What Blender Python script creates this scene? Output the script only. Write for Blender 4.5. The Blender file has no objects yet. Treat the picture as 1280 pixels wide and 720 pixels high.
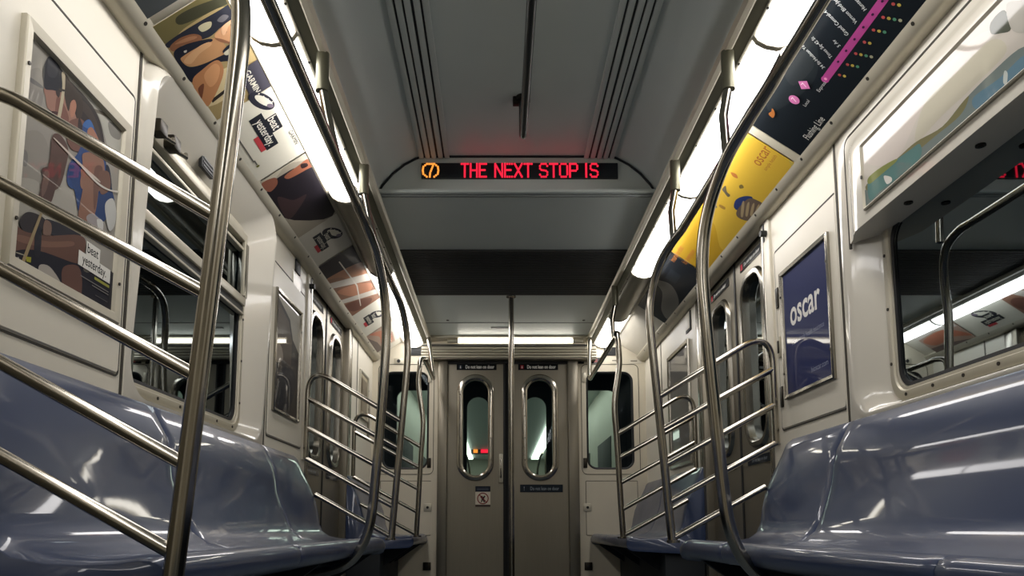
import bpy, bmesh, math, random
from mathutils import Vector as V, Matrix
random.seed(7)
PI = math.pi
S = bpy.context.scene
COL = S.collection

# ------------------------------------------------------------------ camera
CX, CZ, FPX = -0.095, 0.507, 950.0
TH = math.radians(7.24)
cs, sn = math.cos(TH), math.sin(TH)
PPX = 623.0
PPY = 660.0 - FPX * math.tan(TH)
cam = bpy.data.cameras.new('camera')
cam.sensor_width = 36.0
cam.lens = FPX * 36.0 / 1280.0
cam.shift_x = (640 - PPX) / 1280.0
cam.shift_y = (PPY - 360) / 1280.0
cam.clip_start = 0.02
cob = bpy.data.objects.new('camera', cam)
cob.location = (CX, 0, CZ)
cob.rotation_euler = (PI / 2 + TH, 0, 0)
COL.objects.link(cob)
S.camera = cob

def ray(px, py):
    a = (px - PPX) / FPX
    b = -(py - PPY) / FPX
    return V((a, cs - b * sn, sn + b * cs))
def hit(px, py, P, N):
    """where the sight line through a measured point meets a real surface plane"""
    d = ray(px, py); C = V((CX, 0, CZ))
    return C + d * ((P - C).dot(N) / d.dot(N))

# ------------------------------------------------------------------ materials
def lin(c):
    return tuple(((x / 255) / 12.92 if x / 255 <= .04045 else ((x / 255 + .055) / 1.055) ** 2.4) for x in c) + (1,)
MATS = {}
def mat(name, rgb, rough=.5, metal=0., coat=0., coat_r=.05, var=0., vscale=6., bump=0., bscale=60., aniso=None, spec=.5, emit=None, es=0.):
    if name in MATS: return MATS[name]
    m = bpy.data.materials.new(name); m.use_nodes = True
    nt = m.node_tree; b = nt.nodes['Principled BSDF']
    c = lin(rgb)
    b.inputs['Base Color'].default_value = c
    b.inputs['Roughness'].default_value = rough
    b.inputs['Metallic'].default_value = metal
    b.inputs['Coat Weight'].default_value = coat
    b.inputs['Coat Roughness'].default_value = coat_r
    b.inputs['Specular IOR Level'].default_value = spec
    if emit:
        b.inputs['Emission Color'].default_value = lin(emit)
        b.inputs['Emission Strength'].default_value = es
    tc = None
    if var or bump:
        tc = nt.nodes.new('ShaderNodeTexCoord')
        mp = nt.nodes.new('ShaderNodeMapping')
        nt.links.new(tc.outputs['Object'], mp.inputs['Vector'])
        if aniso: mp.inputs['Scale'].default_value = aniso
    if var:
        n = nt.nodes.new('ShaderNodeTexNoise'); n.inputs['Scale'].default_value = vscale
        n.inputs['Detail'].default_value = 5
        nt.links.new(mp.outputs['Vector'], n.inputs['Vector'])
        mx = nt.nodes.new('ShaderNodeMix'); mx.data_type = 'RGBA'
        mx.inputs[6].default_value = tuple(x * (1 - var) for x in c[:3]) + (1,)
        mx.inputs[7].default_value = tuple(min(1, x * (1 + var)) for x in c[:3]) + (1,)
        nt.links.new(n.outputs['Fac'], mx.inputs[0])
        nt.links.new(mx.outputs[2], b.inputs['Base Color'])
        mr = nt.nodes.new('ShaderNodeMapRange')
        mr.inputs['To Min'].default_value = max(.02, rough * .75); mr.inputs['To Max'].default_value = min(1, rough * 1.3)
        nt.links.new(n.outputs['Fac'], mr.inputs['Value'])
        nt.links.new(mr.outputs['Result'], b.inputs['Roughness'])
    if bump:
        n2 = nt.nodes.new('ShaderNodeTexNoise'); n2.inputs['Scale'].default_value = bscale
        nt.links.new(mp.outputs['Vector'], n2.inputs['Vector'])
        bp = nt.nodes.new('ShaderNodeBump'); bp.inputs['Strength'].default_value = bump; bp.inputs['Distance'].default_value = .01
        nt.links.new(n2.outputs['Fac'], bp.inputs['Height'])
        nt.links.new(bp.outputs['Normal'], b.inputs['Normal'])
    MATS[name] = m
    return m
def emis(name, rgb, s):
    if name in MATS: return MATS[name]
    m = bpy.data.materials.new(name); m.use_nodes = True
    nt = m.node_tree; nt.nodes.clear()
    o = nt.nodes.new('ShaderNodeOutputMaterial'); e = nt.nodes.new('ShaderNodeEmission')
    e.inputs['Color'].default_value = lin(rgb); e.inputs['Strength'].default_value = s
    nt.links.new(e.outputs[0], o.inputs[0]); MATS[name] = m
    return m
def glass(name, tint, ior=1.5):
    m = bpy.data.materials.new(name); m.use_nodes = True
    nt = m.node_tree; nt.nodes.clear()
    o = nt.nodes.new('ShaderNodeOutputMaterial'); t = nt.nodes.new('ShaderNodeBsdfTransparent')
    g = nt.nodes.new('ShaderNodeBsdfGlossy'); f = nt.nodes.new('ShaderNodeFresnel'); mx = nt.nodes.new('ShaderNodeMixShader')
    t.inputs['Color'].default_value = tint; g.inputs['Roughness'].default_value = .015
    g.inputs['Color'].default_value = (.28, .32, .34, 1)
    f.inputs['IOR'].default_value = ior
    nt.links.new(f.outputs[0], mx.inputs[0]); nt.links.new(t.outputs[0], mx.inputs[1]); nt.links.new(g.outputs[0], mx.inputs[2])
    nt.links.new(mx.outputs[0], o.inputs[0]); MATS[name] = m
    return m

CREAM = mat('cream_panel', (220, 214, 198), .42, var=.035, vscale=3, bump=.02, bscale=300)
SHELL = mat('glossy_white_moulding', (214, 209, 196), .16, var=.03, vscale=3, coat=.4)
ENDW = mat('cream_end_panel', (206, 198, 178), .45, var=.05, vscale=5)
SEAM = mat('seam_shadow_gap', (60, 56, 48), .7)
STEEL = mat('brushed_steel', (150, 146, 136), .24, 1., var=.08, vscale=4)
STEELP = mat('polished_tube_steel', (168, 163, 152), .17, 1., var=.06, vscale=8)
STEELD = mat('door_steel', (140, 134, 120), .38, .8, var=.1, vscale=5, aniso=(30, 30, 1), bump=.02, bscale=40)
ALU = mat('aluminium_trim', (190, 184, 166), .38, .3, var=.06, vscale=9)
CEIL = mat('ceiling_grey', (208, 216, 213), .42, var=.05, vscale=4, bump=.015, bscale=200)
CEILD = mat('diffuser_dark', (52, 54, 54), .5)
CORN = mat('cornice_olive_metal', (118, 116, 98), .38, .6, var=.05)
GRILL = mat('vent_grille_dark', (40, 44, 47), .5)
BLACK = mat('black_rubber', (18, 20, 22), .6)
DARKP = mat('dark_void_paint', (24, 30, 36), .7)
FLOOR = mat('floor_rubber', (62, 74, 84), .6, var=.25, vscale=150)
SEATM = mat('blue_grey_seat_plastic', (52, 64, 92), .34, var=.04, vscale=5, coat=.55, coat_r=.04, spec=.25)
SCREW = mat('screw_dark', (50, 46, 40), .4, .8)
LAMP = emis('lamp_diffuser', (255, 251, 248), 9.2)
ENDGLOW = emis('end_strip_glow', (255, 248, 232), 9.0)  # emission for the bright strip over the end doors
UNLIT = mat('unlit_cover_metal', (128, 124, 110), .35, .5, var=.1)
GLASS = glass('window_glass', (.62, .7, .72, 1), 1.4)
GLASSD = glass('door_glass', (.8, .86, .84, 1), 1.45)
WHITE = mat('white_card', (226, 222, 206), .4, coat=.5)
LEDSCR = mat('led_screen', (22, 32, 40), .35)
RED = emis('led_red', (255, 36, 62), 1.25)
AMB = emis('led_amber', (255, 150, 60), 1.3)

# ------------------------------------------------------------------ mesh helper
class MB:
    def __init__(s): s.bm = bmesh.new(); s.mats = []
    def mi(s, m):
        if m not in s.mats: s.mats.append(m)
        return s.mats.index(m)
    def face(s, pts, m, N=None):
        vs = [s.bm.verts.new(p) for p in pts]
        try: f = s.bm.faces.new(vs)
        except ValueError: return None
        f.material_index = s.mi(m)
        if N is not None:
            f.normal_update()
            if f.normal.dot(N) < 0: f.normal_flip()
        return f
    def box(s, x0, x1, y0, y1, z0, z1, m, bev=0.):
        if x0 > x1: x0, x1 = x1, x0
        if y0 > y1: y0, y1 = y1, y0
        if z0 > z1: z0, z1 = z1, z0
        r = bmesh.ops.create_cube(s.bm, size=1., matrix=Matrix.Translation(((x0+x1)/2, (y0+y1)/2, (z0+z1)/2)) @ Matrix.Diagonal((x1-x0, y1-y0, z1-z0, 1)))
        fs = {f for v in r['verts'] for f in v.link_faces}
        if bev:
            es = {e for f in fs for e in f.edges}
            rb = bmesh.ops.bevel(s.bm, geom=list(es), offset=bev, segments=2, profile=.5, affect='EDGES')
            fs = {f for f in rb['faces']} | {f for f in fs if f.is_valid}
            vv = {v for f in fs for v in f.verts}
            fs = {f for v in vv for f in v.link_faces}
        i = s.mi(m)
        for f in fs: f.material_index = i
    def loft(s, rings, m, closed=True, cap0=False, cap1=False):
        R = [[s.bm.verts.new(p) for p in r] for r in rings]
        i = s.mi(m); n = len(R[0])
        for a, b in zip(R, R[1:]):
            for k in range(n if closed else n - 1):
                q = (k + 1) % n
                try: f = s.bm.faces.new((a[k], a[q], b[q], b[k])); f.material_index = i
                except ValueError: pass
        if cap0: s.bm.faces.new(list(reversed(R[0]))).material_index = i
        if cap1: s.bm.faces.new(R[-1]).material_index = i
    def tube(s, path, r, m, seg=16, caps=True):
        path = [V(p) for p in path]
        T = []
        for k in range(len(path)):
            a = path[max(0, k-1)]; b = path[min(len(path)-1, k+1)]
            T.append((b - a).normalized())
        up = V((0, 0, 1)) if abs(T[0].z) < .9 else V((0, 1, 0))
        n = (up - T[0] * up.dot(T[0])).normalized()
        rings = []
        for p, t in zip(path, T):
            n = (n - t * n.dot(t)).normalized(); bn = t.cross(n)
            rr = r
            rings.append([p + n * (rr*math.cos(2*PI*k/seg)) + bn * (rr*math.sin(2*PI*k/seg)) for k in range(seg)])
        s.loft(rings, m, True, caps, caps)
    def disc(s, c, N, r, h, m, seg=12):
        c = V(c); N = V(N).normalized()
        s.tube([c, c + N * h], r, m, seg)
    def build(s, name, parent=None, kind=None, smooth=True, ang=35):
        me = bpy.data.meshes.new(name)
        bmesh.ops.recalc_face_normals(s.bm, faces=s.bm.faces[:]) if not getattr(s, 'keepn', False) else None
        s.bm.to_mesh(me); s.bm.free()
        for m in s.mats: me.materials.append(m)
        if smooth:
            me.shade_smooth(); me.set_sharp_from_angle(angle=math.radians(ang))
        o = bpy.data.objects.new(name, me); COL.objects.link(o)
        if parent: o.parent = parent; o.matrix_parent_inverse = parent.matrix_basis.inverted()
        if kind: o['kind'] = kind
        return o
def tag(o, label, cat, group=None):
    o['label'] = label; o['category'] = cat
    if group: o['group'] = group
    return o
def thing(name, label, cat, loc=(0, 0, 0), group=None):
    o = bpy.data.objects.new(name, None); COL.objects.link(o); o.location = loc; o.empty_display_size = .1
    return tag(o, label, cat, group)
def struct(o): o['kind'] = 'structure'; return o

def fillet(pts, r, n=8):
    pts = [V(p) for p in pts]; out = [pts[0]]
    for a, b, c in zip(pts, pts[1:], pts[2:]):
        d0 = (a - b); d1 = (c - b); l = min(r, d0.length * .49, d1.length * .49)
        p0 = b + d0.normalized() * l; p1 = b + d1.normalized() * l
        for k in range(n + 1):
            t = k / n; out.append(p0 * (1-t)**2 + b * (2*t*(1-t)) + p1 * t*t)
    out.append(pts[-1]); return out
def spline(pts, n=8):
    pts = [V(p) for p in pts]; P = [pts[0]*2 - pts[1]] + pts + [pts[-1]*2 - pts[-2]]; out = []
    for i in range(1, len(P)-2):
        for k in range(n):
            t = k / n; a, b, c, d = P[i-1:i+3]
            out.append(.5*((2*b) + (c-a)*t + (2*a-5*b+4*c-d)*t*t + (-a+3*b-3*c+d)*t**3))
    out.append(pts[-1]); return out
def rrect(y0, y1, z0, z1, r, n=8):
    """rounded rectangle as 4*(n+1) points (a, b)"""
    out = []
    for cy, cz, a0 in ((y1-r, z1-r, 0), (y0+r, z1-r, PI/2), (y0+r, z0+r, PI), (y1-r, z0+r, 1.5*PI)):
        for k in range(n + 1):
            a = a0 + PI/2*k/n
            out.append((cy + r*math.cos(a), cz + r*math.sin(a)))
    return out

# ------------------------------------------------------------------ flat print work (posters, cards, signs)
_txt = {}
def text_mesh(body, bold=0.):
    k = (body, bold)
    if k in _txt: return _txt[k]
    cu = bpy.data.curves.new('lettering', 'FONT'); cu.body = body; cu.size = 1.; cu.offset = bold; cu.resolution_u = 3
    ob = bpy.data.objects.new('lettering', cu); COL.objects.link(ob)
    dg = bpy.context.evaluated_depsgraph_get()
    me = bpy.data.meshes.new_from_object(ob.evaluated_get(dg))
    vs = [(v.co.x, v.co.y) for v in me.vertices]; fs = [tuple(p.vertices) for p in me.polygons]
    bpy.data.objects.remove(ob); bpy.data.curves.remove(cu); bpy.data.meshes.remove(me)
    w = max((v[0] for v in vs), default=0)
    _txt[k] = (vs, fs, w); return _txt[k]
def smooth2(pts, n=5):
    out = []; N = len(pts)
    for i in range(N):
        a, b, c, d = (pts[(i+j-1) % N] for j in range(4))
        for k in range(n):
            t = k/n
            out.append(tuple(.5*((2*b[q]) + (c[q]-a[q])*t + (2*a[q]-5*b[q]+4*c[q]-d[q])*t*t + (-a[q]+3*b[q]-3*c[q]+d[q])*t**3) for q in (0, 1)))
    return out
class Art:
    """flat printed sheet: polygons and lettering in metres on a plane O + u*U + v*W"""
    def __init__(s, O, U, W, step=.00007, coat=.6, rough=.6, cr=.06):
        s.O, s.U, s.W = V(O), V(U).normalized(), V(W).normalized(); s.N = s.U.cross(s.W).normalized()
        s.mb = MB(); s.mb.keepn = True; s.lay = 0; s.step = step; s.coat = coat; s.rough = rough; s.cr = cr
    def ink(s, rgb):
        if not isinstance(rgb, tuple): return rgb
        return mat('ink_%d_%d_%d_%d' % (rgb + (int(s.coat*10),)), rgb, s.rough, coat=s.coat, coat_r=s.cr, spec=.08)
    def p(s, u, v, d=0): return s.O + s.U*u + s.W*v + s.N*(s.lay*s.step + d)
    def uv(s, px, py):
        h = hit(px, py, s.O, s.N) - s.O
        return (h.dot(s.U), h.dot(s.W))
    def poly(s, pts, rgb, smooth=False, clip=None):
        if smooth: pts = smooth2(pts)
        if clip: pts = [(min(max(a, clip[0]), clip[1]), min(max(b, clip[2]), clip[3])) for a, b in pts]
        q = []
        for a in pts:
            if not q or (abs(a[0]-q[-1][0]) + abs(a[1]-q[-1][1])) > 1e-5: q.append(a)
        s.lay += 1
        s.mb.face([s.p(*a) for a in q], s.ink(rgb), s.N)
    def rect(s, u0, u1, v0, v1, rgb): s.poly([(u0, v0), (u1, v0), (u1, v1), (u0, v1)], rgb)
    def px(s, pts, rgb, smooth=True, clip=None, f=None):
        if f: pts = [(f[0] + x/f[2], f[1] + y/f[2]) for x, y in pts]
        s.poly([s.uv(*a) for a in pts], rgb, smooth, clip)
    def circ(s, u, v, ru, rgb, rv=None, n=24, rot=0):
        rv = rv or ru; c, d = math.cos(rot), math.sin(rot)
        P = [(ru*math.cos(2*PI*k/n), rv*math.sin(2*PI*k/n)) for k in range(n)]
        s.poly([(u + a*c - b*d, v + a*d + b*c) for a, b in P], rgb)
    def text(s, body, u, v, size, rgb, rot=0., bold=0., align='l', sx=1., fit=None):
        vs, fs, w = text_mesh(body, bold); s.lay += 1
        if fit: sx = fit/(w*size)
        c, d = math.cos(rot), math.sin(rot); m = s.ink(rgb); off = {'l': 0, 'c': -w/2, 'r': -w}[align]
        i = s.mb.mi(m); B = []
        for x, y in vs:
            a, b = (x + off)*size*sx, y*size
            B.append(s.mb.bm.verts.new(s.p(u + a*c - b*d, v + a*d + b*c)))
        for f in fs:
            try:
                q = s.mb.bm.faces.new([B[k] for k in f]); q.material_index = i; q.normal_update()
                if q.normal.dot(s.N) < 0: q.normal_flip()
            except ValueError: pass
    def sheet(s, w, h, rgb, t=.0015, r=0.):
        """the card itself: a thin slab whose face is layer 0"""
        O, U, W, N = s.O, s.U, s.W, s.N; m = s.ink(rgb)
        c = [(0, 0), (w, 0), (w, h), (0, h)] if not r else [(a, b) for a, b in rrect(0, w, 0, h, r, 4)]
        f = [O + U*a + W*b for a, b in c]; k = [x - N*t for x in f]; n = len(c)
        s.mb.face(f, m, N); s.mb.face(k, m, -N)
        for i in range(n):
            j = (i+1) % n; nn = ((f[i]+f[j])/2 - sum(f, V())/n)
            s.mb.face([f[i], f[j], k[j], k[i]], m, nn)
    def build(s, name, parent=None): return s.mb.build(name, parent, smooth=False)

# ================================================================== measures of the car
WX = 1.25            # wall panel plane
WIN = 1.32           # window plane, set back in its moulding
YB, YE = -2.4, 6.85  # back and far end of the modelled car
SIDES = {'left': (-1, 0.83), 'right': (1, 0.0)}       # the two sides are staggered by 0.83 m
def bay(side):
    s, d = SIDES[side]
    return dict(s=s, win=(1.46+d, 2.87+d), door=(3.70+d, 4.88+d), bench=(0.67+d, 3.48+d), jamb=(3.57+d, 5.02+d))

# ---- floor
m = MB(); m.box(-1.33, 1.33, YB, YE, -.06, 0, FLOOR); struct(m.build('floor'))

# ---- side walls (panels, with openings for window mouldings and doors)
for side in ('left', 'right'):
    b = bay(side); s = b['s']; m = MB()
    def pan(y0, y1, z0, z1, x0=WX, x1=1.36, mt=CREAM): m.box(s*x0, s*x1, y0, y1, z0, z1, mt)
    w0, w1 = b['win']; d0, d1 = b['door']; j0, j1 = b['jamb']
    n1 = w0 - .73                      # near door side of the near panel
    pan(YB, n1 - 1.2, 0, 2.3)
    pan(n1, w0, 0, 2.3)
    pan(w0, w1, 0, .905); pan(w0, w1, 2.07, 2.3)
    pan(w1, d0, 0, 2.3)
    pan(d1, YE, 0, 2.3)
    pan(d0, d1, 2.065, 2.3); pan(n1 - 1.2, n1, 2.065, 2.3)
    pan(n1 - 1.2, n1, 0, 2.07, 1.30, 1.36, STEELD)
    struct(m.build('wall_' + side, smooth=False))

# ---- raised ceiling, bulkhead and low ceiling
ZH, ZL, YK = 2.43, 2.235, 3.75
m = MB()
arc = [(-.735, 2.215), (-.70, 2.275), (-.65, 2.335), (-.59, 2.385), (-.53, 2.418), (-.50, ZH)]
prof = arc + [(-x, z) for x, z in reversed(arc)]
back = [(x*1.0, z + .05) for x, z in prof]
m.loft([[(x, YB, z) for x, z in prof], [(x, YK, z) for x, z in prof]], CEIL, False)
m.loft([[(x, YK, z + .004) for x, z in prof] + [(.735, YK, 2.235), (-.735, YK, 2.235)], [(x, YK + .03, z + .004) for x, z in prof] + [(.735, YK+.03, 2.235), (-.735, YK+.03, 2.235)]], CEIL, True, True, True)
m.box(-.79, .79, YK, YE, ZL, ZL + .03, CEIL)
m.box(-.79, .79, YK - .025, YK + .05, ZL - .012, ZL + .006, CEIL, .004)
m.box(-1.36, 1.36, YB, YE, 2.5, 2.54, DARKP)
m.tube([(x*.99, YK - .004, z - .004) for x, z in prof], .006, DARKP, 8)
m.box(-.73, .73, YK - .012, YK - .002, 2.236, 2.244, DARKP)
struct(m.build('ceiling'))
# seam lines on the low ceiling towards the end wall
m = MB(); m.box(-.78, .78, 6.28, 6.286, ZL - .002, ZL + .001, SEAM)
for sx in (-.52, .62): m.disc((sx, 6.2, ZL - .004), (0, 0, 1), .012, .006, SCREW)
m.box(-.16, .02, 6.42, 6.46, ZL - .003, ZL + .001, CEILD)
struct(m.build('trim_1'))

# air slots along the raised ceiling
for s in (-1, 1):
    t = thing('air_diffuser', 'long dark slotted air diffuser in the raised ceiling, %s of the central handrail' % ('left' if s < 0 else 'right'), 'air vent', (s*.43, 1.6, ZH - .002), 'air diffusers in the raised ceiling')
    m = MB(); m.box(s*.362, s*.5, YB + .02, YK - .004, ZH - .006, ZH - .001, CEILD); m.build('slot_backing', t)
    for x in (.362, .395, .43, .462, .495):
        m = MB(); m.box(s*(x - .012), s*(x + .012), YB + .02, YK - .004, ZH - .018, ZH - .005, CEIL, .002); m.build('slat', t)

# return-air grille in the low ceiling
t = thing('return_air_grille', 'wide dark ribbed grille across the low ceiling behind the sign', 'air vent', (0, 5.02, ZL))
m = MB(); m.box(-.725, .725, 4.58, 5.47, ZL - .004, ZL - .001, GRILL); m.build('backing_plate', t)
m = MB()
for k in range(30):
    y = 4.595 + k*.0295; m.box(-.715, .715, y, y + .015, ZL - .012, ZL - .004, GRILL)
m.build('ribs', t, smooth=False)
m = MB()
for q in ((-.735, -.72, 4.57, 5.48), (.72, .735, 4.57, 5.48)): m.box(q[0], q[1], q[2], q[3], ZL - .012, ZL - .001, CEILD)
for y in (4.57, 5.466): m.box(-.735, .735, y, y + .014, ZL - .012, ZL - .001, CEILD)
m.build('grille_frame', t)

# ---- cornice, cove and card rail along each side (profile swept down the car)
CB = (1.20, 2.06); CT = (.968, 2.221)           # lower and upper edge of the advertising cove
LV = math.hypot(CB[0]-CT[0], CB[1]-CT[1])
for side in ('left', 'right'):
    s = SIDES[side][0]
    m = MB()
    def sweep(pr, mt, y0=YB, y1=YE): m.loft([[(s*x, y0, z) for x, z in pr], [(s*x, y1, z) for x, z in pr]], mt, True, True, True)
    sweep([(.715, 2.235), (.705, 2.215), (.715, 2.20), (.735, 2.20), (.742, 2.206), (.742, 2.24)], ALU)
    sweep([(.742, 2.24), (.742, 2.206), (.775, 2.196), (.79, 2.194), (.79, 2.24)], CORN)
    struct(m.build('trim_2' if s < 0 else 'trim_3'))
    m = MB()
    sweep([(CB[0] + .004, CB[1] + .012), (CT[0] - .004, CT[1] + .003), (CT[0] - .004, CT[1] + .02), (CB[0] + .03, CB[1] + .04)], SHELL)
    sweep([(CT[0] + .006, CT[1] - .012), (CT[0] - .012, CT[1] + .002), (CT[0] - .016, CT[1] - .006), (CT[0] + .002, CT[1] - .019)], ALU)
    # roof of the lamp cove above the diffusers
    sweep([(.79, 2.29), (.97, 2.29), (.97, 2.31), (.79, 2.31)], SHELL)
    struct(m.build('trim_4' if s < 0 else 'trim_5'))
    m = MB()
    sweep([(CB[0] - .022, CB[1] + .017), (CB[0] - .026, CB[1] + .008), (CB[0] - .004, CB[1] - .022), (CB[0] + .016, CB[1] - .03), (1.27, CB[1] - .03), (1.27, CB[1] + .02), (CB[0] + .01, CB[1] + .006), (CB[0] - .012, CB[1] + .022)], ALU)
    k = 0
    for y in [1.3 + .29*i for i in range(19)]:
        m.disc((s*(CB[0] - .013), y, CB[1] - .006), (-s*.8, 0, -.6), .007, .004, SCREW, 8)
    struct(m.build('trim_6' if s < 0 else 'trim_7'))

# ---- lamps in the coves: one fitting per tube length, one dark cover on each side
def light(side, y0, y1, lit, label, group):
    s = SIDES[side][0]
    t = thing('ceiling_light' if lit else 'light_cover', label, 'light' if lit else 'light cover', (s*.87, (y0+y1)/2, 2.2), group)
    pr = [(.786, 2.202), (.80, 2.178), (.83, 2.160), (.87, 2.152), (.91, 2.160), (.94, 2.18), (.957, 2.208)]
    m = MB()
    out = [[(s*x, y, z) for x, z in pr] for y in (y0 + .012, y1 - .012)]
    inn = [[(s*x, y, z + .006) for x, z in pr] for y in (y0 + .012, y1 - .012)]
    m.loft(out, LAMP if lit else UNLIT, False)
    m.build('diffuser' if lit else 'cover_sheet', t)
    for y in (y0 + .002, y1 - .012):
        m = MB(); q = pr + [(.957, 2.23), (.786, 2.23)]
        m.loft([[(s*((x-.87)*1.02+.87), y, z - .004) for x, z in q], [(s*((x-.87)*1.02+.87), y + .01, z - .004) for x, z in q]], ALU, True, True, True)
        m.build('end_cap', t)
    m = MB(); m.box(s*.779, s*.792, y0, y1, 2.192, 2.203, ALU, .002)
    for k in range(4): m.disc((s*.785, y0 + (k+.5)*(y1-y0)/4, 2.192), (0, 0, -1), .005, .003, SCREW, 8)
    m.build('hinge_strip', t)
Ls = [(-1.25, 0, 1), (0, 1.2, 1), (1.2, 2.42, 1), (2.42, 3.70, 1), (3.70, 4.85, 0), (4.85, 6.05, 1), (6.05, 6.84, 1)]
Rs = [(-1.25, 0, 1), (0, 1.22, 1), (1.22, 2.44, 1), (2.44, 3.64, 1), (3.64, 4.88, 1), (4.88, 5.95, 0), (5.95, 6.84, 1)]
LLAB = ['lit cove light on the left side behind the camera', 'lit cove light on the left side, second behind the frame edge',
        'lit cove light nearest the camera above the left advert cards', 'lit cove light above the white wristband card and left window',
        'dark metal light cover above the left advert cards before the doorway', 'lit cove light above the left doorway',
        'short lit cove light at the far left against the end wall']
RLAB = ['lit cove light on the right side behind the camera', 'lit cove light on the right side, second behind the frame edge',
        'lit cove light nearest the camera above the dark route map card', 'lit cove light between the route map card and the yellow card',
        'lit cove light above the yellow card over the right doorway', 'dark metal light cover above the last dark card on the right',
        'short lit cove light at the far right against the end wall']
for q, lb in zip(Ls, LLAB): light('left', q[0], q[1], q[2], lb, 'cove lights along the left side' if q[2] else None)
for q, lb in zip(Rs, RLAB): light('right', q[0], q[1], q[2], lb, 'cove lights along the right side' if q[2] else None)

# ================================================================== end wall
def end_wall(Y, name, mats, glassed=True):
    """panels round two tall doors and two side windows"""
    wallm, postm = mats; m = MB()
    T = .05
    def plate(x0, x1, z0, z1, hole, r, mt):
        n = 10
        o = rrect(x0, x1, z0, z1, .0005, n); h = rrect(*hole, r, n)
        m.loft([[(x, Y + T, z) for x, z in h], [(x, Y, z) for x, z in h], [(x, Y, z) for x, z in o], [(x, Y + T, z) for x, z in o]], mt)
    plate(-1.33, -.645, 0, 2.06, (-1.145, -.733, 1.038, 1.926), .085, wallm)
    plate(.632, 1.33, 0, 2.06, (.712, 1.131, 1.038, 1.926), .085, wallm)
    m.box(-1.33, 1.33, Y, Y + T, 2.06, 2.5, wallm)
    m.box(-.645, .632, Y, Y + T, 2.03, 2.06, BLACK)
    return struct(m.build(name, smooth=True))
end_wall(YE, 'wall_end', (ENDW, STEELD))
m = MB(); m.box(-1.36, 1.36, YB - .05, YB, 0, 2.5, ENDW); struct(m.build('wall_back'))

# door posts, header
m = MB()
m.box(-.645, -.557, YE - .05, YE + .06, 0, 2.03, STEELD, .012); m.box(.536, .632, YE - .05, YE + .06, 0, 2.03, STEELD, .012)
m.box(-.56, .54, YE - .02, YE + .06, 2.0, 2.04, BLACK)
struct(m.build('trim_8'))
# fluted header above the doors, under a bright strip
t = thing('fluted_header', 'fluted metal header over the end doors below the bright strip', 'header panel', (0, 6.75, 2.03))
m = MB()
m.box(-.79, .79, 6.74, YE, 2.025, 2.165, STEELD)
for k, z in enumerate((2.042, 2.068, 2.094, 2.120)):
    m.tube([(-.79, 6.738, z), (.79, 6.738, z)], .0105, ALU, 12)
m.tube([(-.79, 6.738, 2.150), (.79, 6.738, 2.150)], .006, CEILD, 10)
m.build('fluted_panel', t)
m = MB(); m.box(-.79, .79, 6.70, YE, 2.215, ZL + .002, ALU, .004); m.build('top_rail', t)
t = thing('bright_strip', 'thin glowing strip above the fluted header at the far end', 'light', (0, 6.74, 2.19))  # bright band over the header, made as an emissive tube
m = MB(); m.tube([(-.50, 6.75, 2.193), (.62, 6.75, 2.193)], .018, ENDGLOW, 14); m.build('glowing_tube', t)
for x in (-.51, .63):
    m = MB(); m.tube([(x - .05, 6.75, 2.193), (x + .05, 6.75, 2.193)], .02, ALU, 14); m.build('tube_end', t)

# the two end door leaves
def oval_rings(cx, cz, w, h, Y, n=14): return [(x, Y, z) for x, z in rrect(cx - w/2, cx + w/2, cz - h/2, cz + h/2, w/2 - .0005, n)]
def end_door(x0, x1, gx, idx, handle):
    root = MB(); Y0 = YE + .0
    gc = (gx[0] + gx[1])/2; gw = gx[1] - gx[0]; z0, z1 = .98, 1.853; zc = (z0+z1)/2; gh = z1 - z0
    n = 14; o = [(x, z) for x, z in rrect(x0, x1, .01, 2.0, .001, n)]
    h = [(p[0], p[2]) for p in oval_rings(gc, zc, gw, gh, 0, n)]
    root.loft([[(x, Y0 + .05, z) for x, z in h], [(x, Y0, z) for x, z in h], [(x, Y0, z) for x, z in o], [(x, Y0 + .05, z) for x, z in o], [(x, Y0 + .05, z) for x, z in h]], STEELD)
    d = struct(root.build('door_%d' % idx))
    m = MB()
    for (grow, yy) in (): pass
    rr = [(0.0, .012), (.004, -.010), (.014, -.018), (.034, -.018), (.05, -.010), (.056, .004)]
    m.loft([oval_rings(gc, zc, gw + 2*g, gh + 2*g, Y0 + y, n) for g, y in rr], STEELP)
    for sg in (-1, 1):
        for k in range(4): m.disc((gc + sg*(gw/2 + .024), Y0 - .017, zc - .3 + .2*k), (0, -1, 0), .005, .003, SCREW, 8)
    m.build('window_ring', d)
    m = MB(); m.bm.faces.new([m.bm.verts.new(p) for p in oval_rings(gc, zc, gw + .01, gh + .01, Y0 + .02, n)]).material_index = m.mi(GLASSD)
    m.build('glass_pane', d)
    m = MB()
    if handle:
        m.box(x1 - .045, x1 - .008, Y0 - .03, Y0, .91, 1.17, ALU, .006); m.box(x1 - .036, x1 - .02, Y0 - .045, Y0 - .02, .95, 1.13, STEELP, .006)
        m.build('door_handle', d)
    m = MB(); xe = x1 if handle else x0
    sg = 1 if handle else -1
    m.box(xe - sg*.006, xe + sg*.012, Y0 - .012, Y0 + .04, .01, 2.0, BLACK, .004); m.build('edge_seal', d)
    return d
end_door(-.557, -.045, (-.418, -.19), 1, True)
end_door(.03, .536, (.169, .397), 2, False)
m = MB(); m.box(-.045, .03, YE + .035, YE + .045, 0, 2.0, BLACK); struct(m.build('trim_9'))

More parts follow.
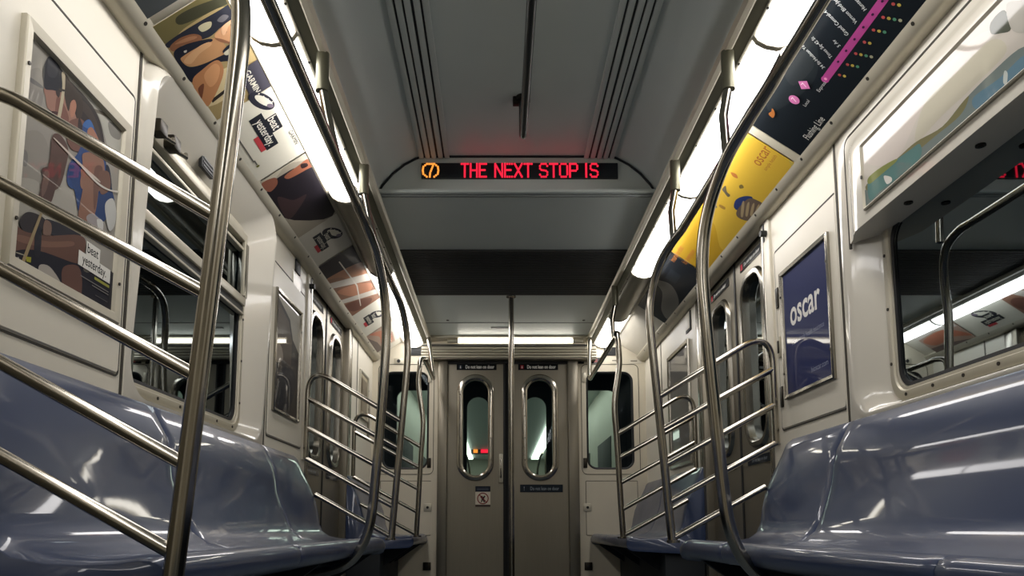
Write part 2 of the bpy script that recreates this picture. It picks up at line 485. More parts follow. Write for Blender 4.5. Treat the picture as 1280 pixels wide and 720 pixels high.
def flat_sign(name, label, cat, O, U, W, w, h, rgb, draw, parent=None, r=0., coat=.3):
    a = Art(O, U, W, coat=coat); a.sheet(w, h, rgb, .002, r); draw(a); o = a.build(name, parent)
    if not parent: tag(o, label, cat)
    return o
def lean_sign(bg, red):
    def d(a):
        a.rect(.02, .05, .012, .046, (150, 40, 52) if red else (50, 60, 70))
        a.poly([(.03, .016), (.04, .016), (.037, .04), (.033, .04)], (235, 230, 225))
        a.text('Do not lean on door', .08, .014, .046, (236, 234, 228), bold=.02, fit=.265)
    return d
EX, EZ = V((1, 0, 0)), V((0, 0, 1))
flat_sign('door_sign', 'black do-not-lean sign along the top of the left end door', 'sign', (-.478, YE - .003, 1.945), EX, EZ, .366, .056, (20, 22, 26), lean_sign(0, False))
flat_sign('door_sign', 'black do-not-lean sign with red icon atop the right end door', 'sign', (.087, YE - .003, 1.945), EX, EZ, .366, .056, (20, 22, 26), lean_sign(0, True))
def dim(a):
    a.text('!', .03, .018, .05, (140, 150, 158)); a.text('Do not lean on door', .09, .02, .044, (150, 160, 168), fit=.26)
flat_sign('door_sign', 'dark do-not-lean strip below the right end door window', 'sign', (.10, YE - .003, .825), EX, EZ, .385, .07, (30, 38, 48), dim)
def nolean(a):
    a.rect(0, .135, .135, .185, (28, 34, 48)); a.rect(.015, .12, .152, .158, (90, 96, 110)); a.rect(.015, .12, .166, .170, (80, 86, 100))
    a.rect(0, .135, 0, .02, (70, 60, 56))
    a.circ(.0675, .075, .052, (120, 40, 44)); a.circ(.0675, .075, .043, (206, 196, 180))
    a.poly([(.05, .04), (.06, .045), (.066, .06), (.076, .04), (.086, .042), (.078, .07), (.09, .095), (.078, .1), (.07, .088), (.058, .1), (.045, .085), (.056, .072)], (40, 36, 40), True)
    a.poly([(.034, .104), (.04, .11), (.101, .046), (.095, .04)], (120, 40, 44))
flat_sign('warning_sticker', 'small square crossed-out figure sticker below the left door window', 'sticker', (-.302, YE - .003, .695), EX, EZ, .135, .185, (206, 196, 180), nolean)

# fittings on the end wall
def seam_frame(x0, x1, z0, z1, r, Y, w=.005):
    m = MB(); n = 6
    a = rrect(x0, x1, z0, z1, r, n); b = rrect(x0 + w, x1 - w, z0 + w, z1 - w, max(r - w, .001), n)
    m.loft([[(x, Y, z) for x, z in a], [(x, Y - .0025, z) for x, z in a], [(x, Y - .0025, z) for x, z in b], [(x, Y, z) for x, z in b]], SEAM)
    return m
k = 1
for (x0, x1, gx0, gx1, lab) in ((-1.196, -.682, -1.145, -.733, 'left'), (.66, 1.19, .712, 1.131, 'right')):
    w = seam_frame(x0, x1, .985, 2.0, .05, YE).build('window_%d' % k); struct(w)
    n = 10; gm = MB()
    gm.loft([[(x, YE + y, z) for x, z in rrect(gx0 - g, gx1 + g, 1.038 - g, 1.926 + g, .085 + g, n)] for g, y in ((-.012, .02), (-.012, .004), (.0, -.004), (.006, .0))], BLACK)
    gm.build('gasket', w)
    gm = MB(); gm.bm.faces.new([gm.bm.verts.new((x, YE + .016, z)) for x, z in rrect(gx0, gx1, 1.038, 1.926, .085, n)]).material_index = gm.mi(GLASSD)
    gm.build('glass_pane', w)
    for z in (1.09, 1.875):
        hm = MB(); xx = x1 - .04 if lab == 'left' else x0 + .03
        hm.box(xx - .018, xx + .018, YE - .008, YE, z - .045, z + .045, SCREW if z < 1.5 else ALU, .003); hm.build('hinge', w)
    k += 1
    s_ = -1 if lab == 'left' else 1
    t = seam_frame(s_*.69, s_*1.16, .44, .93, .01, YE) if s_ > 0 else seam_frame(-1.16, -.70, .44, .93, .01, YE)
    t.box(min(s_*.695, s_*1.155), max(s_*.695, s_*1.155), YE - .004, YE + .001, .446, .924, ENDW)
    p = t.build('access_panel'); tag(p, 'cream access panel under the %s end window' % lab, 'panel')
    for z, mt in ((.69, ALU), (.17, SCREW)):
        q = MB(); xx = -.73 if lab == 'left' else .705
        q.box(xx - .035, xx + .035, YE - .01, YE, z - .035, z + .035, mt, .003)
        o = q.build('panel_lock'); tag(o, ('square metal lock on the end panel %s of the doors' if z > .5 else 'dark square lock low on the end wall %s of the doors') % lab, 'lock')
        q = MB(); q.disc((xx, YE - .01, z), (0, -1, 0), .012, .004, BLACK, 12); q.build('key_hole', o)
for (x, lab) in ((-.86, 'left'), (.93, 'right')):
    t = thing('wall_vent', 'small dark louvred vent on the end wall, %s of the fluted header' % lab, 'air vent', (x, YE, 2.13))
    m = MB(); m.box(x - .055, x + .055, YE - .006, YE, 2.08, 2.16, CEILD, .002); m.build('vent_plate', t)
    m = MB()
    for i in range(5): m.box(x - .048, x + .048, YE - .011, YE - .006, 2.088 + i*.014, 2.095 + i*.014, BLACK)
    m.build('louvres', t)
def num(a): a.text('1', .02, .02, .07, (220, 216, 205), bold=.02)
flat_sign('car_number_plate', 'tiny black plate reading 1 over the right end window', 'sign', (.636, YE - .003, 2.003), EX, EZ, .055, .055, (20, 22, 26), num)
def num2(a): a.text('7', .02, .018, .05, (220, 216, 205), bold=.02); a.rect(.05, .085, .012, .045, (120, 50, 46))
flat_sign('notice_plate', 'tiny black notice with red patch over the right end window', 'sign', (.73, YE - .003, 2.005), EX, EZ, .13, .055, (28, 30, 34), num2)
def ln(a): a.rect(.02, .08, .02, .03, (110, 104, 92))
flat_sign('notice_plate', 'tiny white notice above the middle of the right end window', 'sign', (.93, YE - .003, 2.008), EX, EZ, .1, .045, (206, 200, 184), ln)
flat_sign('notice_plate', 'tiny white notice above the right corner of the right end window', 'sign', (1.10, YE - .003, 2.005), EX, EZ, .12, .045, (206, 200, 184), ln)
m = MB(); m.box(-1.05, -.97, YE - .012, YE, 2.0, 2.055, ALU, .003); o = m.build('switch_box'); tag(o, 'small grey switch box above the left end window', 'switch')
m = MB(); m.disc((-1.01, YE - .012, 2.027), (0, -1, 0), .016, .006, BLACK); m.build('button', o)

# ================================================================== LED sign on the bulkhead
t = thing('led_sign', 'black LED display on the ceiling bulkhead reading THE NEXT STOP IS', 'sign', (.015, YK - .004, 2.34))
m = MB(); m.box(-.495, .525, YK - .012, YK + .004, 2.303, 2.388, LEDSCR, .003); m.build('screen', t)
GL = {'T': [[(0, 1), (1, 1)], [(.5, 1), (.5, 0)]], 'H': [[(0, 0), (0, 1)], [(1, 0), (1, 1)], [(0, .5), (1, .5)]], 'E': [[(1, 1), (0, 1), (0, 0), (1, 0)], [(0, .52), (.8, .52)]],
      'N': [[(0, 0), (0, 1), (1, 0), (1, 1)]], 'X': [[(0, 0), (1, 1)], [(0, 1), (1, 0)]], 'S': [[(1, .84), (.8, 1), (.2, 1), (0, .84), (0, .64), (.2, .53), (.8, .47), (1, .36), (1, .16), (.8, 0), (.2, 0), (0, .16)]],
      'O': [[(.2, 0), (0, .18), (0, .82), (.2, 1), (.8, 1), (1, .82), (1, .18), (.8, 0), (.2, 0)]], 'P': [[(0, 0), (0, 1), (.8, 1), (1, .86), (1, .6), (.8, .47), (0, .47)]], 'I': [[(.5, 0), (.5, 1)]],
      '(': [[(.9, 1), (.3, .78), (.2, .5), (.3, .22), (.9, 0)]], ')': [[(.1, 1), (.7, .78), (.8, .5), (.7, .22), (.1, 0)]], '7': [[(0, 1), (1, 1), (.45, .3), (.4, 0)]]}
def led(m, ch, x, w, z, h, mt, Y):
    sw = .0046
    for st in GL[ch]:
        for a, b in zip(st, st[1:]):
            p, q = V((x + a[0]*w, z + a[1]*h)), V((x + b[0]*w, z + b[1]*h)); d = (q - p); L = d.length; n = max(1, round(L/.0105))
            for i in range(n + 1):
                c = p + d*(i/n)
                m.box(c.x - sw, c.x + sw, Y - .003, Y, c.y - sw, c.y + sw, mt)
def lx(px): return CX + (px - PPX)*3.94/FPX
words = [('THE', (577, 608)), ('NEXT', (619, 665)), ('STOP', (675, 722)), ('IS', (732, 746))]
for wd, (p0, p1) in words:
    m = MB(); n = len(wd); x0, x1 = lx(p0), lx(p1); pitch = (x1 - x0 + .012)/n if wd != 'IS' else .034; w = .036
    if wd == 'IS':
        led(m, 'I', x0 - .012, .03, 2.311, .07, RED, YK - .012); led(m, 'S', x0 + .026, w, 2.311, .07, RED, YK - .012)
    else:
        for i, ch in enumerate(wd): led(m, ch, x0 + i*pitch, pitch - .014, 2.311, .07, RED, YK - .012)
    m.build('red_word', t, smooth=False)
m = MB()
for ch, x, w in (('(', -.493, .03), ('7', -.463, .032), (')', -.43, .03)): led(m, ch, x, w, 2.311, .07, AMB, YK - .012)
m.build('amber_route_number', t, smooth=False)

# ================================================================== window mouldings and windows
def moulding(side):
    b = bay(side); s = b['s']; y0, y1 = b['win']; n = 10; m = MB()
    left = side == 'left'
    zt = 1.90 if left else 1.62
    def sm(u): u = max(0, min(1, u)); return u*u*(3 - 2*u)
    def rim(z): return WX - .006 - (.036*sm((z - 1.2)/.6) if left else 0)
    rings = [[(WX + .02, y, z) for y, z in rrect(y0, y1, .9, 2.072, .0006, n)], [(WX, y, z) for y, z in rrect(y0, y1, .9, 2.072, .0006, n)]]
    na, nb = (.10, .20) if left else (.22, .22); wy0, wy1 = y0 + na, y1 - nb
    for g, q in ((.006, .0), (.014, .45), (.026, .85), (.038, 1.)): rings.append([(WX - .003 + (rim(z) - WX + .003)*q, y, z) for y, z in rrect(y0 + g, y1 - g, .9 + g*.55, 2.072 - g, .12, n)])
    c0, c1, cb, ct = y0 + .038, y1 - .038, .9 + .021, 2.034
    for f in (.06, .2, .45, .75, 1.0):
        e = f if left else f*f*(3 - 2*f)
        rings.append([(rim(z) + (WIN - rim(z))*e, y, z) for y, z in rrect(c0 + (wy0 - c0)*f, c1 + (wy1 - c1)*f, cb + (.945 - cb)*f, ct + (zt + .02 - ct)*f, .12 - .03*f, n)])
    m.loft([[(s*x, y, z) for x, y, z in r] for r in rings], SHELL)
    return struct(m.build('trim_10' if left else 'trim_11', ang=50)), (wy0 - .02, wy1 + .02, .945, zt + .02)
def window(side, idx):
    b = bay(side); s = b['s']; mo, (y0, y1, z0, z1) = moulding(side); n = 10
    m = MB()
    pr = [(0., WIN + .012), (0., WIN - .012), (.006, WIN - .016), (.03, WIN - .016), (.034, WIN - .010), (.044, WIN - .010), (.048, WIN + .012)]
    m.loft([[(s*x, y, z) for y, z in rrect(y0 + g, y1 - g, z0 + g, z1 - g, .09 - g*.6, n)] for g, x in pr], ALU)
    for kx in range(6):
        yy = y0 + .1 + kx*(y1 - y0 - .2)/5
        m.disc((s*(WIN - .016), yy, z0 + .018), (-s, 0, 0), .006, .003, SCREW, 8)
    for kz in range(3):
        for yy in (y0 + .018, y1 - .018): m.disc((s*(WIN - .016), yy, z0 + .14 + kz*.2), (-s, 0, 0), .006, .003, SCREW, 8)
    w = struct(m.build('window_%d' % idx))
    m = MB(); m.bm.faces.new([m.bm.verts.new((s*(WIN + .004), y, z)) for y, z in rrect(y0 + .04, y1 - .04, z0 + .04, z1 - .04, .06, n)]).material_index = m.mi(GLASS)
    m.build('glass_pane', w)
    m = MB()
    m.loft([[(s*x, y, z) for y, z in rrect(y0 + g, y1 - g, z0 + g, z1 - g, .07, n)] for g, x in ((.046, WIN - .006), (.058, WIN - .004), (.058, WIN + .003))], BLACK)
    m.build('rubber_gasket', w)
    if side == 'left':
        m = MB(); m.box(s*(WIN - .03), s*WIN, y0 + .02, y1 - .03, 1.545, 1.585, ALU, .004); m.box(s*(WIN - .018), s*WIN, y0 + .02, y1 - .03, 1.512, 1.545, CEILD); m.box(s*(WIN - .026), s*WIN, y0 + .02, y1 - .03, 1.502, 1.513, ALU, .003)
        m.build('transom_bar', w)
        m = MB(); m.box(s*(WIN - .034), s*WIN, y0 + .03, y1 - .05, 1.845, 1.885, ALU, .004); m.box(s*(WIN - .028), s*WIN, y0 + .03, y1 - .05, 1.80, 1.815, ALU, .003); m.build('hopper_top_rail', w)
        m = MB(); m.box(s*(WIN - .03), s*(WIN + .002), y1 - .075, y1 - .01, 1.585, 1.85, STEEL, .006); m.box(s*(WIN - .036), s*(WIN - .02), y1 - .082, y1 - .07, 1.585, 1.85, ALU, .003); m.build('hopper_side_plate', w)
        for yy in (y0 + .10, y0 + .21):
            m = MB(); m.box(s*(WIN - .075), s*(WIN - .03), yy - .03, yy + .03, 1.85, 1.90, SCREW, .008)
            m.tube([(s*(WIN - .06), yy + .03, 1.86), (s*(WIN - .085), yy + .05, 1.85), (s*(WIN - .075), yy + .065, 1.87)], .008, STEEL, 10)
            m.build('hopper_latch', w)
    return w
window('left', 3); window('right', 4)
# black label on the soffit of the left window moulding
m = MB(); P = hit(260, 208, V((-1.268, 0, 0)), EX)
m.box(-1.283, -1.268, P.y - .06, P.y + .06, P.z - .028, P.z + .028, BLACK, .003)
o = m.build('vent_label'); tag(o, 'small black slotted plate on the grey soffit above the left window', 'plate')
for i in range(3):
    q = MB(); q.box(-1.268, -1.265, P.y - .05, P.y + .05, P.z - .02 + .016*i, P.z - .014 + .016*i, GRILL); q.build('slot', o)

# advert box over the upper half of the right window
def advert_box():
    b = bay('right'); y0, y1 = b['win']; ya, yb = y0 + .20, 2.64; m = MB()
    zb, zt = 1.577, 1.985; nY, nZ = 40, 18; Y0, Y1 = y0 + .05, 2.775
    def sm(t): t = max(0, min(1, t)); return t*t*(3 - 2*t)
    rows = []
    for i in range(nZ + 1):
        z = zb + (zt - zb)*i/nZ; row = []
        for j in range(nY + 1):
            y = Y0 + (Y1 - Y0)*j/nY
            e = sm((Y1 - y)/.14)*sm((y - Y0)/.14)*sm((zt - z)/.11)
            row.append((WX - .008 - .04*e, y, z))
        rows.append(row)
    m.loft(rows, SHELL, False)
    m.loft([[(x, y, z) for x, y, z in rows[0]], [(WX + .085*sm((Y1 - y)/.14)*sm((y - Y0)/.14), y, z) for x, y, z in rows[0]]], SHELL, False)
    # groove round the box
    g = [(WX - .004, Y1 + .006, 1.56), (WX - .004, Y1 + .006, zt + .006), (WX - .004, Y0, zt + .006)]
    o = m.build('advert_box'); tag(o, 'white moulded box over the right window holding the landscape poster', 'panel box')
    q = MB(); q.tube(fillet(g, .05), .006, SEAM, 8); q.build('groove_gasket', o)
    for y in (2.40, 2.02, 1.70):
        q = MB(); q.disc((1.262, y, zb), (0, 0, -1), .014, .005, SCREW, 12); q.disc((1.262, y, zb - .005), (0, 0, -1), .007, .003, STEEL, 8); q.build('fixing_bolt', o)
advert_box()

# ================================================================== side doors
def side_door(side, idx, y0, y1, sign, lab):
    s = SIDES[side][0]; X = 1.285; n = 10; m = MB()
    z1 = 2.06; yc = (y0 + y1)/2
    o = rrect(y0, y1, 0.005, z1, .001, n); gw = .30; h = rrect(yc - gw/2, yc + gw/2, .97, 1.86, .11, n)
    m.loft([[(s*(X + .045), y, z) for y, z in h], [(s*X, y, z) for y, z in h], [(s*X, y, z) for y, z in o], [(s*(X + .045), y, z) for y, z in o], [(s*(X + .045), y, z) for y, z in h]], STEELD)
    d = struct(m.build('door_%d' % idx))
    m = MB()
    m.loft([[(s*(X + x), y, z) for y, z in rrect(yc - gw/2 - g, yc + gw/2 + g, .97 - g, 1.86 + g, .11 + g, n)] for g, x in ((-.004, .03), (.0, -.012), (.008, -.018), (.03, -.018), (.04, -.006), (.044, .004))], STEEL)
    m.build('window_ring', d)
    m = MB(); m.bm.faces.new([m.bm.verts.new((s*(X + .025), y, z)) for y, z in rrect(yc - gw/2, yc + gw/2, .97, 1.86, .11, n)]).material_index = m.mi(GLASS)
    m.build('glass_pane', d)
    if sign:
        def dr(a):
            a.rect(.012, .045, .008, .042, (170, 40, 56)); a.text('Do not lean on door', .07, .016, .03, (220, 218, 210), bold=.01)
        U = V((0, -s, 0)); O = V((s*(X - .004), yc + .19 if s > 0 else yc - .19, 1.945))
        a = Art(O, U, EZ); a.sheet(.38, .05, (20, 22, 26), .002); dr(a)
        tag(a.build('door_sign'), lab, 'sign')
    # lower label strip
    U = V((0, -s, 0)); O = V((s*(X - .004), yc + .19 if s > 0 else yc - .19, .845))
    a = Art(O, U, EZ); a.sheet(.38, .045, (24, 30, 38), .002); a.text('Do not lean on door', .07, .014, .028, (150, 158, 165))
    tag(a.build('door_sign'), lab.replace('at the top of', 'low on'), 'sign')
di = 3
for side in ('left', 'right'):
    b = bay(side); s = b['s']; d0, d1 = b['door']; mid = (d0 + d1)/2
    side_door(side, di, d0 + .004, mid - .012, True, 'black do-not-lean sign at the top of the nearer %s doorway leaf' % side); di += 1
    side_door(side, di, mid + .012, d1 - .004, True, 'black do-not-lean sign at the top of the farther %s doorway leaf' % side); di += 1
    m = MB()
    m.box(s*1.235, s*1.33, d0 - .02, d0 + .012, 0, 2.06, STEEL, .006); m.box(s*1.235, s*1.33, d1 - .012, d1 + .05, 0, 2.06, STEELD, .006)
    m.box(s*1.24, s*1.30, d1 + .05, d1 + .14, 0, 2.05, STEEL, .008)
    m.box(s*1.28, s*1.335, mid - .012, mid + .012, 0, 2.05, BLACK)
    m.box(s*1.21, s*1.34, d0, d1, 2.045, 2.07, DARKP)
    for i in range(8): m.box(s*1.235, s*1.25, d0 + .08 + i*.14, d0 + .12 + i*.14, 2.041, 2.046, BLACK)
    struct(m.build('trim_12' if s < 0 else 'trim_13'))
    # narrow strip beside the doorway with its knob
    m = MB(); m.box(s*1.238, s*1.252, d0 - .10, d0 - .022, .905, 2.05, CREAM, .003); o = m.build('door_jamb_strip')
    tag(o, 'narrow cream strip with a black knob beside the %s doorway' % side, 'panel')
    q = MB(); q.disc((s*1.238, d0 - .07, 1.96), (-s, 0, 0), .016, .03, BLACK, 14); q.build('knob', o)
    q = MB(); q.box(s*1.234, s*1.24, d0 - .045, d0 - .028, 1.93, 2.02, BLACK); q.build('black_label', o)

# ================================================================== wall hatches and framed posters
def hatch(side, y0, y1, z0, z1, latch_y, lab):
    s = SIDES[side][0]; m = MB(); n = 6; w = .006
    a = rrect(y0, y1, z0, z1, .02, n); c = rrect(y0 + w, y1 - w, z0 + w, z1 - w, .016, n)
    X = WX - .0005
    m.loft([[(s*X, y, z) for y, z in a], [(s*(X - .002), y, z) for y, z in a], [(s*(X - .002), y, z) for y, z in c], [(s*X, y, z) for y, z in c]], SEAM)
    c2 = rrect(y0 + w + .002, y1 - w - .002, z0 + w + .002, z1 - w - .002, .014, n); c3 = rrect(y0 + w + .006, y1 - w - .006, z0 + w + .006, z1 - w - .006, .012, n)
    m.loft([[(s*X, y, z) for y, z in c2], [(s*(X - .005), y, z) for y, z in c3]], CREAM, True, False, True)
    o = m.build('wall_hatch'); tag(o, lab, 'hatch')
    if latch_y is not None:
        for z, mt, nm in ((1.60, SCREW, 'hinge'), (1.36, ALU, 'latch'), (1.12, SCREW, 'hinge')):
            q = MB(); q.box(s*(WX - .005), s*(WX - .012), latch_y - .016, latch_y + .016, z - .05, z + .05, mt, .003)
            if nm == 'latch': q.box(s*(WX - .012), s*(WX - .018), latch_y - .007, latch_y + .007, z - .03, z + .03, SCREW, .002)
            q.build(nm, o)
    return o
hatch('left', 1.58, 2.265, .96, 1.865, None, 'cream wall hatch holding the poster of the crouching woman')
hatch('right', 2.885, 3.565, .96, 1.84, 3.535, 'cream wall hatch with latch and hinges around the navy poster')
hatch('left', 3.735, 4.40, .96, 1.88, None, 'cream wall hatch around the small dark poster by the left doorway')
m = MB(); m.box(-1.242, -1.252, 4.16, 4.26, 1.955, 2.025, BLACK, .002); m.box(-1.245, -1.251, 4.12, 4.28, 1.86, 1.94, WHITE)
tag(m.build('wall_notice'), 'small black and white notice above the left doorway poster', 'sign')
def vseam(side, y, name):
    s = SIDES[side][0]; m = MB(); m.box(s*(WX - .003), s*WX, y - .006, y + .006, .9, 2.05, SEAM); m.box(s*(WX - .005), s*WX, y + .006, y + .012, .9, 2.05, CREAM); struct(m.build(name))
vseam('left', 2.283, 'trim_14'); vseam('right', 2.877, 'trim_15'); vseam('left', 3.705, 'trim_16'); vseam('left', 6.1, 'trim_17'); vseam('right', 6.15, 'trim_18')

def frame(side, y0, y1, z0, z1, X, w, mt, parent, d=.014):
    s = SIDES[side][0]; m = MB()
    def r(g, x): return [(s*x, y, z) for y, z in rrect(y0 + g, y1 - g, z0 + g, z1 - g, .001, 1)]
    m.loft([r(0, X), r(0, X - d*.7), r(.004, X - d), r(w - .006, X - d*.8), r(w, X - d*.3), r(w, X)], mt)
    for y in (y0 + w/2, y1 - w/2):
        for z in (z0 + .12, z1 - .12): m.disc((s*(X - d*.9), y, z), (-s, 0, 0), .005, .003, SCREW, 8)
    return m.build('poster_frame', parent)
def wall_art(side, y0, y1, z0, z1, X, **k):
    """art plane on a side wall, reading the way a passenger reads it"""
    s = SIDES[side][0]
    if s < 0: return Art((-X, y0, z0), (0, 1, 0), EZ, **k)
    return Art((X, y1, z0), (0, -1, 0), EZ, **k)

# poster: crouching woman in a blue top
t = thing('framed_poster', 'framed poster of a crouching woman in a blue top on the left wall', 'poster', (-1.24, 1.95, 1.1))
y0, y1, z0, z1 = 1.69, 2.215, 1.11, 1.74
frame('left', y0, y1, z0, z1, WX - .004, .035, ALU, t, .02)
a = wall_art('left', y0 + .03, y1 - .03, z0 + .03, z1 - .03, WX - .008, coat=.55, cr=.02)
w, h = y1 - y0 - .06, z1 - z0 - .06; cl = (0, w, 0, h)
a.sheet(w, h, (150, 146, 138))
G1, G2 = (5, 30, 3.6), (5, 210, 3.6)
def g1(pts, c, sm=True): a.px(pts, c, sm, f=G1, clip=cl)
def g2(pts, c, sm=True): a.px(pts, c, sm, f=G2, clip=cl)
g1([(100, 230), (160, 200), (180, 300), (150, 420), (100, 340)], (138, 134, 128)); g1([(118, 240), (168, 275), (172, 290), (120, 262)], (104, 102, 102))
g1([(60, 520), (150, 480), (200, 560), (180, 700), (60, 700)], (142, 138, 130)); g1([(75, 560), (105, 580), (100, 640), (72, 620)], (122, 120, 116))
g2([(240, 30), (300, 60), (335, 180), (330, 260), (180, 240), (200, 130)], (164, 160, 150)); g2([(40, 60), (150, 60), (150, 150), (40, 230)], (158, 154, 144))
g1([(215, 130), (300, 200), (420, 350), (540, 460), (540, 640), (470, 560), (420, 400), (300, 260)], (178, 176, 166))  # pale band: white reflection on the acrylic cover, put into the print
g1([(470, 440), (520, 470), (520, 520), (480, 500)], (128, 126, 120)); g1([(400, 380), (470, 410), (535, 480), (530, 490), (470, 425), (405, 395)], (110, 104, 92))
# hair, face and neck
g1([(270, 240), (330, 290), (392, 362), (432, 440), (452, 540), (460, 640), (475, 720), (445, 720), (410, 560), (360, 460), (300, 420), (270, 330)], (46, 40, 40))
g1([(330, 330), (380, 370), (420, 450), (440, 540), (425, 540), (390, 440), (345, 380)], (64, 54, 50))
g1([(182, 286), (186, 330), (192, 372), (206, 388), (220, 398), (218, 412), (226, 430), (250, 446), (290, 462), (330, 470), (318, 400), (285, 330), (262, 296)], (152, 114, 100))
g1([(236, 330), (262, 350), (290, 420), (280, 455), (244, 440), (228, 425)], (122, 84, 74))
g1([(204, 146), (186, 168), (173, 212), (178, 262), (184, 292), (220, 298), (266, 304), (274, 242), (242, 182)], (36, 38, 46))
g1([(196, 165), (212, 158), (240, 200), (230, 240), (196, 230)], (52, 53, 60))
g1([(268, 222), (310, 278), (348, 332), (352, 400), (338, 430), (326, 420), (322, 352), (300, 346), (288, 392), (270, 320)], (60, 50, 44))
g1([(300, 350), (316, 342), (324, 370), (314, 410), (300, 420), (296, 385)], (172, 122, 100))
g1([(214, 392), (240, 396), (236, 408), (216, 408)], (70, 46, 46)); g1([(232, 300), (250, 304), (246, 330), (234, 320)], (60, 48, 48))
g1([(258, 218), (273, 232), (268, 330), (250, 430), (236, 436), (252, 340), (260, 280)], (186, 174, 148)); g1([(246, 290), (272, 296), (270, 304), (246, 299)], (60, 54, 50))
g1([(285, 445), (340, 425), (372, 470), (360, 560), (310, 570), (280, 520)], (112, 80, 70)); g1([(336, 420), (352, 470), (345, 520), (330, 470)], (48, 40, 42))
# top
g1([(352, 452), (382, 430), (408, 480), (440, 570), (468, 680), (472, 740), (300, 740), (288, 640), (330, 580), (350, 520)], (40, 70, 122))
g1([(352, 452), (382, 430), (402, 470), (372, 470)], (58, 100, 160)); g1([(372, 482), (396, 468), (432, 545), (425, 590), (388, 540)], (160, 114, 94))
g2([(286, 0), (350, 0), (350, 110), (333, 192), (316, 110)], (34, 62, 112)); g2([(405, 130), (470, 70), (486, 110), (492, 170), (440, 245), (398, 215)], (36, 60, 106)); g1([(455, 640), (472, 650), (482, 740), (462, 740)], (30, 36, 56))
# arms
g1([(214, 505), (250, 500), (285, 560), (275, 640), (240, 740), (160, 740), (200, 620)], (88, 68, 62)); g2([(170, 0), (252, 0), (236, 60), (204, 160), (150, 142), (174, 60)], (80, 60, 56)); g2([(176, 20), (200, 20), (190, 90), (165, 130)], (108, 84, 76))
g1([(356, 580), (440, 600), (440, 740), (345, 740), (350, 640)], (140, 104, 88)); g2([(346, 0), (440, 0), (424, 90), (404, 212), (366, 240), (332, 224), (338, 160), (352, 80)], (136, 100, 84)); g2([(405, 0), (440, 0), (424, 90), (404, 190), (398, 120)], (108, 78, 68)); g2([(425, 20), (468, 20), (474, 90), (440, 120), (424, 90)], (112, 82, 70))
g2([(452, 160), (486, 138), (502, 200), (492, 262), (470, 282), (456, 230)], (188, 188, 184)); g2([(366, 222), (396, 206), (440, 250), (436, 284), (390, 262)], (152, 146, 146)); g2([(415, 230), (440, 240), (440, 282), (420, 270)], (200, 200, 196))
# legs
g2([(64, 240), (100, 198), (160, 215), (184, 246), (152, 296), (92, 290)], (48, 43, 46)); g2([(180, 232), (250, 250), (330, 288), (330, 310), (215, 305)], (40, 40, 48))
g2([(38, 252), (90, 286), (196, 304), (330, 302), (364, 340), (330, 436), (230, 416), (140, 384), (36, 366)], (100, 72, 62)); g2([(60, 300), (190, 330), (300, 330), (300, 352), (180, 356), (60, 330)], (120, 88, 74))
g2([(20, 440), (40, 376), (150, 372), (300, 424), (350, 436), (366, 470), (492, 476), (486, 690), (350, 612), (260, 566), (150, 500), (80, 470)], (31, 31, 41))
g2([(262, 446), (325, 440), (346, 500), (334, 604), (280, 584), (256, 520)], (98, 70, 62)); g2([(152, 440), (190, 438), (222, 470), (252, 522), (250, 560), (160, 502)], (162, 156, 148)); g2([(30, 420), (60, 400), (58, 440), (34, 440)], (140, 136, 130))
g2([(138, 276), (162, 276), (156, 392), (130, 384)], (36, 36, 44)); g2([(178, 236), (206, 250), (204, 300), (170, 296)], (120, 96, 84))
g2([(158, 200), (168, 200), (122, 330), (80, 440), (66, 440), (110, 320)], (150, 132, 100)); g2([(92, 398), (116, 402), (114, 426), (94, 420)], (150, 148, 50), False); g2([(50, 378), (84, 390), (84, 394), (50, 383)], (150, 146, 130))
g1([(226, 524), (234, 524), (340, 628), (420, 700), (418, 708), (335, 636)], (198, 186, 174)); g2([(346, 0), (354, 0), (420, 66), (470, 96), (515, 104), (515, 110), (466, 102), (414, 72)], (206, 200, 190))
# wording
u, v = a.uv(477/4.5, 240 + 340/4.5)
a.rect(u, u + .072, v - .006, v + .034, (226, 224, 216)); a.rect(u - .036, u + .134, v - .046, v - .005, (226, 224, 216))
a.text('beat', u + .004, v + .003, .038, (22, 22, 26), bold=.008, sx=.88); a.text('yesterday.', u - .016, v - .035, .038, (22, 22, 26), bold=.008, sx=.82)
a.rect(u + .05, u + .132, v - .06, v - .052, (150, 150, 70)); a.rect(u - .02, u + .13, v - .074, v - .071, (120, 118, 116)); a.rect(u + .04, u + .13, v - .082, v - .079, (120, 118, 116)); a.rect(u + .06, u + .128, v - .104, v - .102, (80, 80, 84))
a.build('print', t)

# poster: navy with white lettering
t = thing('framed_poster', 'framed navy poster lettered oscar on the right wall hatch', 'poster', (1.24, 3.2, 1.1))
y0, y1, z0, z1 = 2.955, 3.475, 1.095, 1.70
frame('right', y0, y1, z0, z1, WX - .004, .024, STEEL, t, .018)
a = wall_art('right', y0 + .02, y1 - .02, z0 + .02, z1 - .02, WX - .010, coat=.55, cr=.03)
w, h = y1 - y0 - .04, z1 - z0 - .04
a.sheet(w, h, (40, 48, 92))
a.text('oscar', .07, .305, .17, (232, 230, 226), bold=.018, sx=.86)
a.text('smart, simple health insurance', .075, .215, .034, (120, 126, 160), sx=.83)
a.text('hioscar.com', .27, .05, .035, (150, 156, 180))
a.build('print', t)

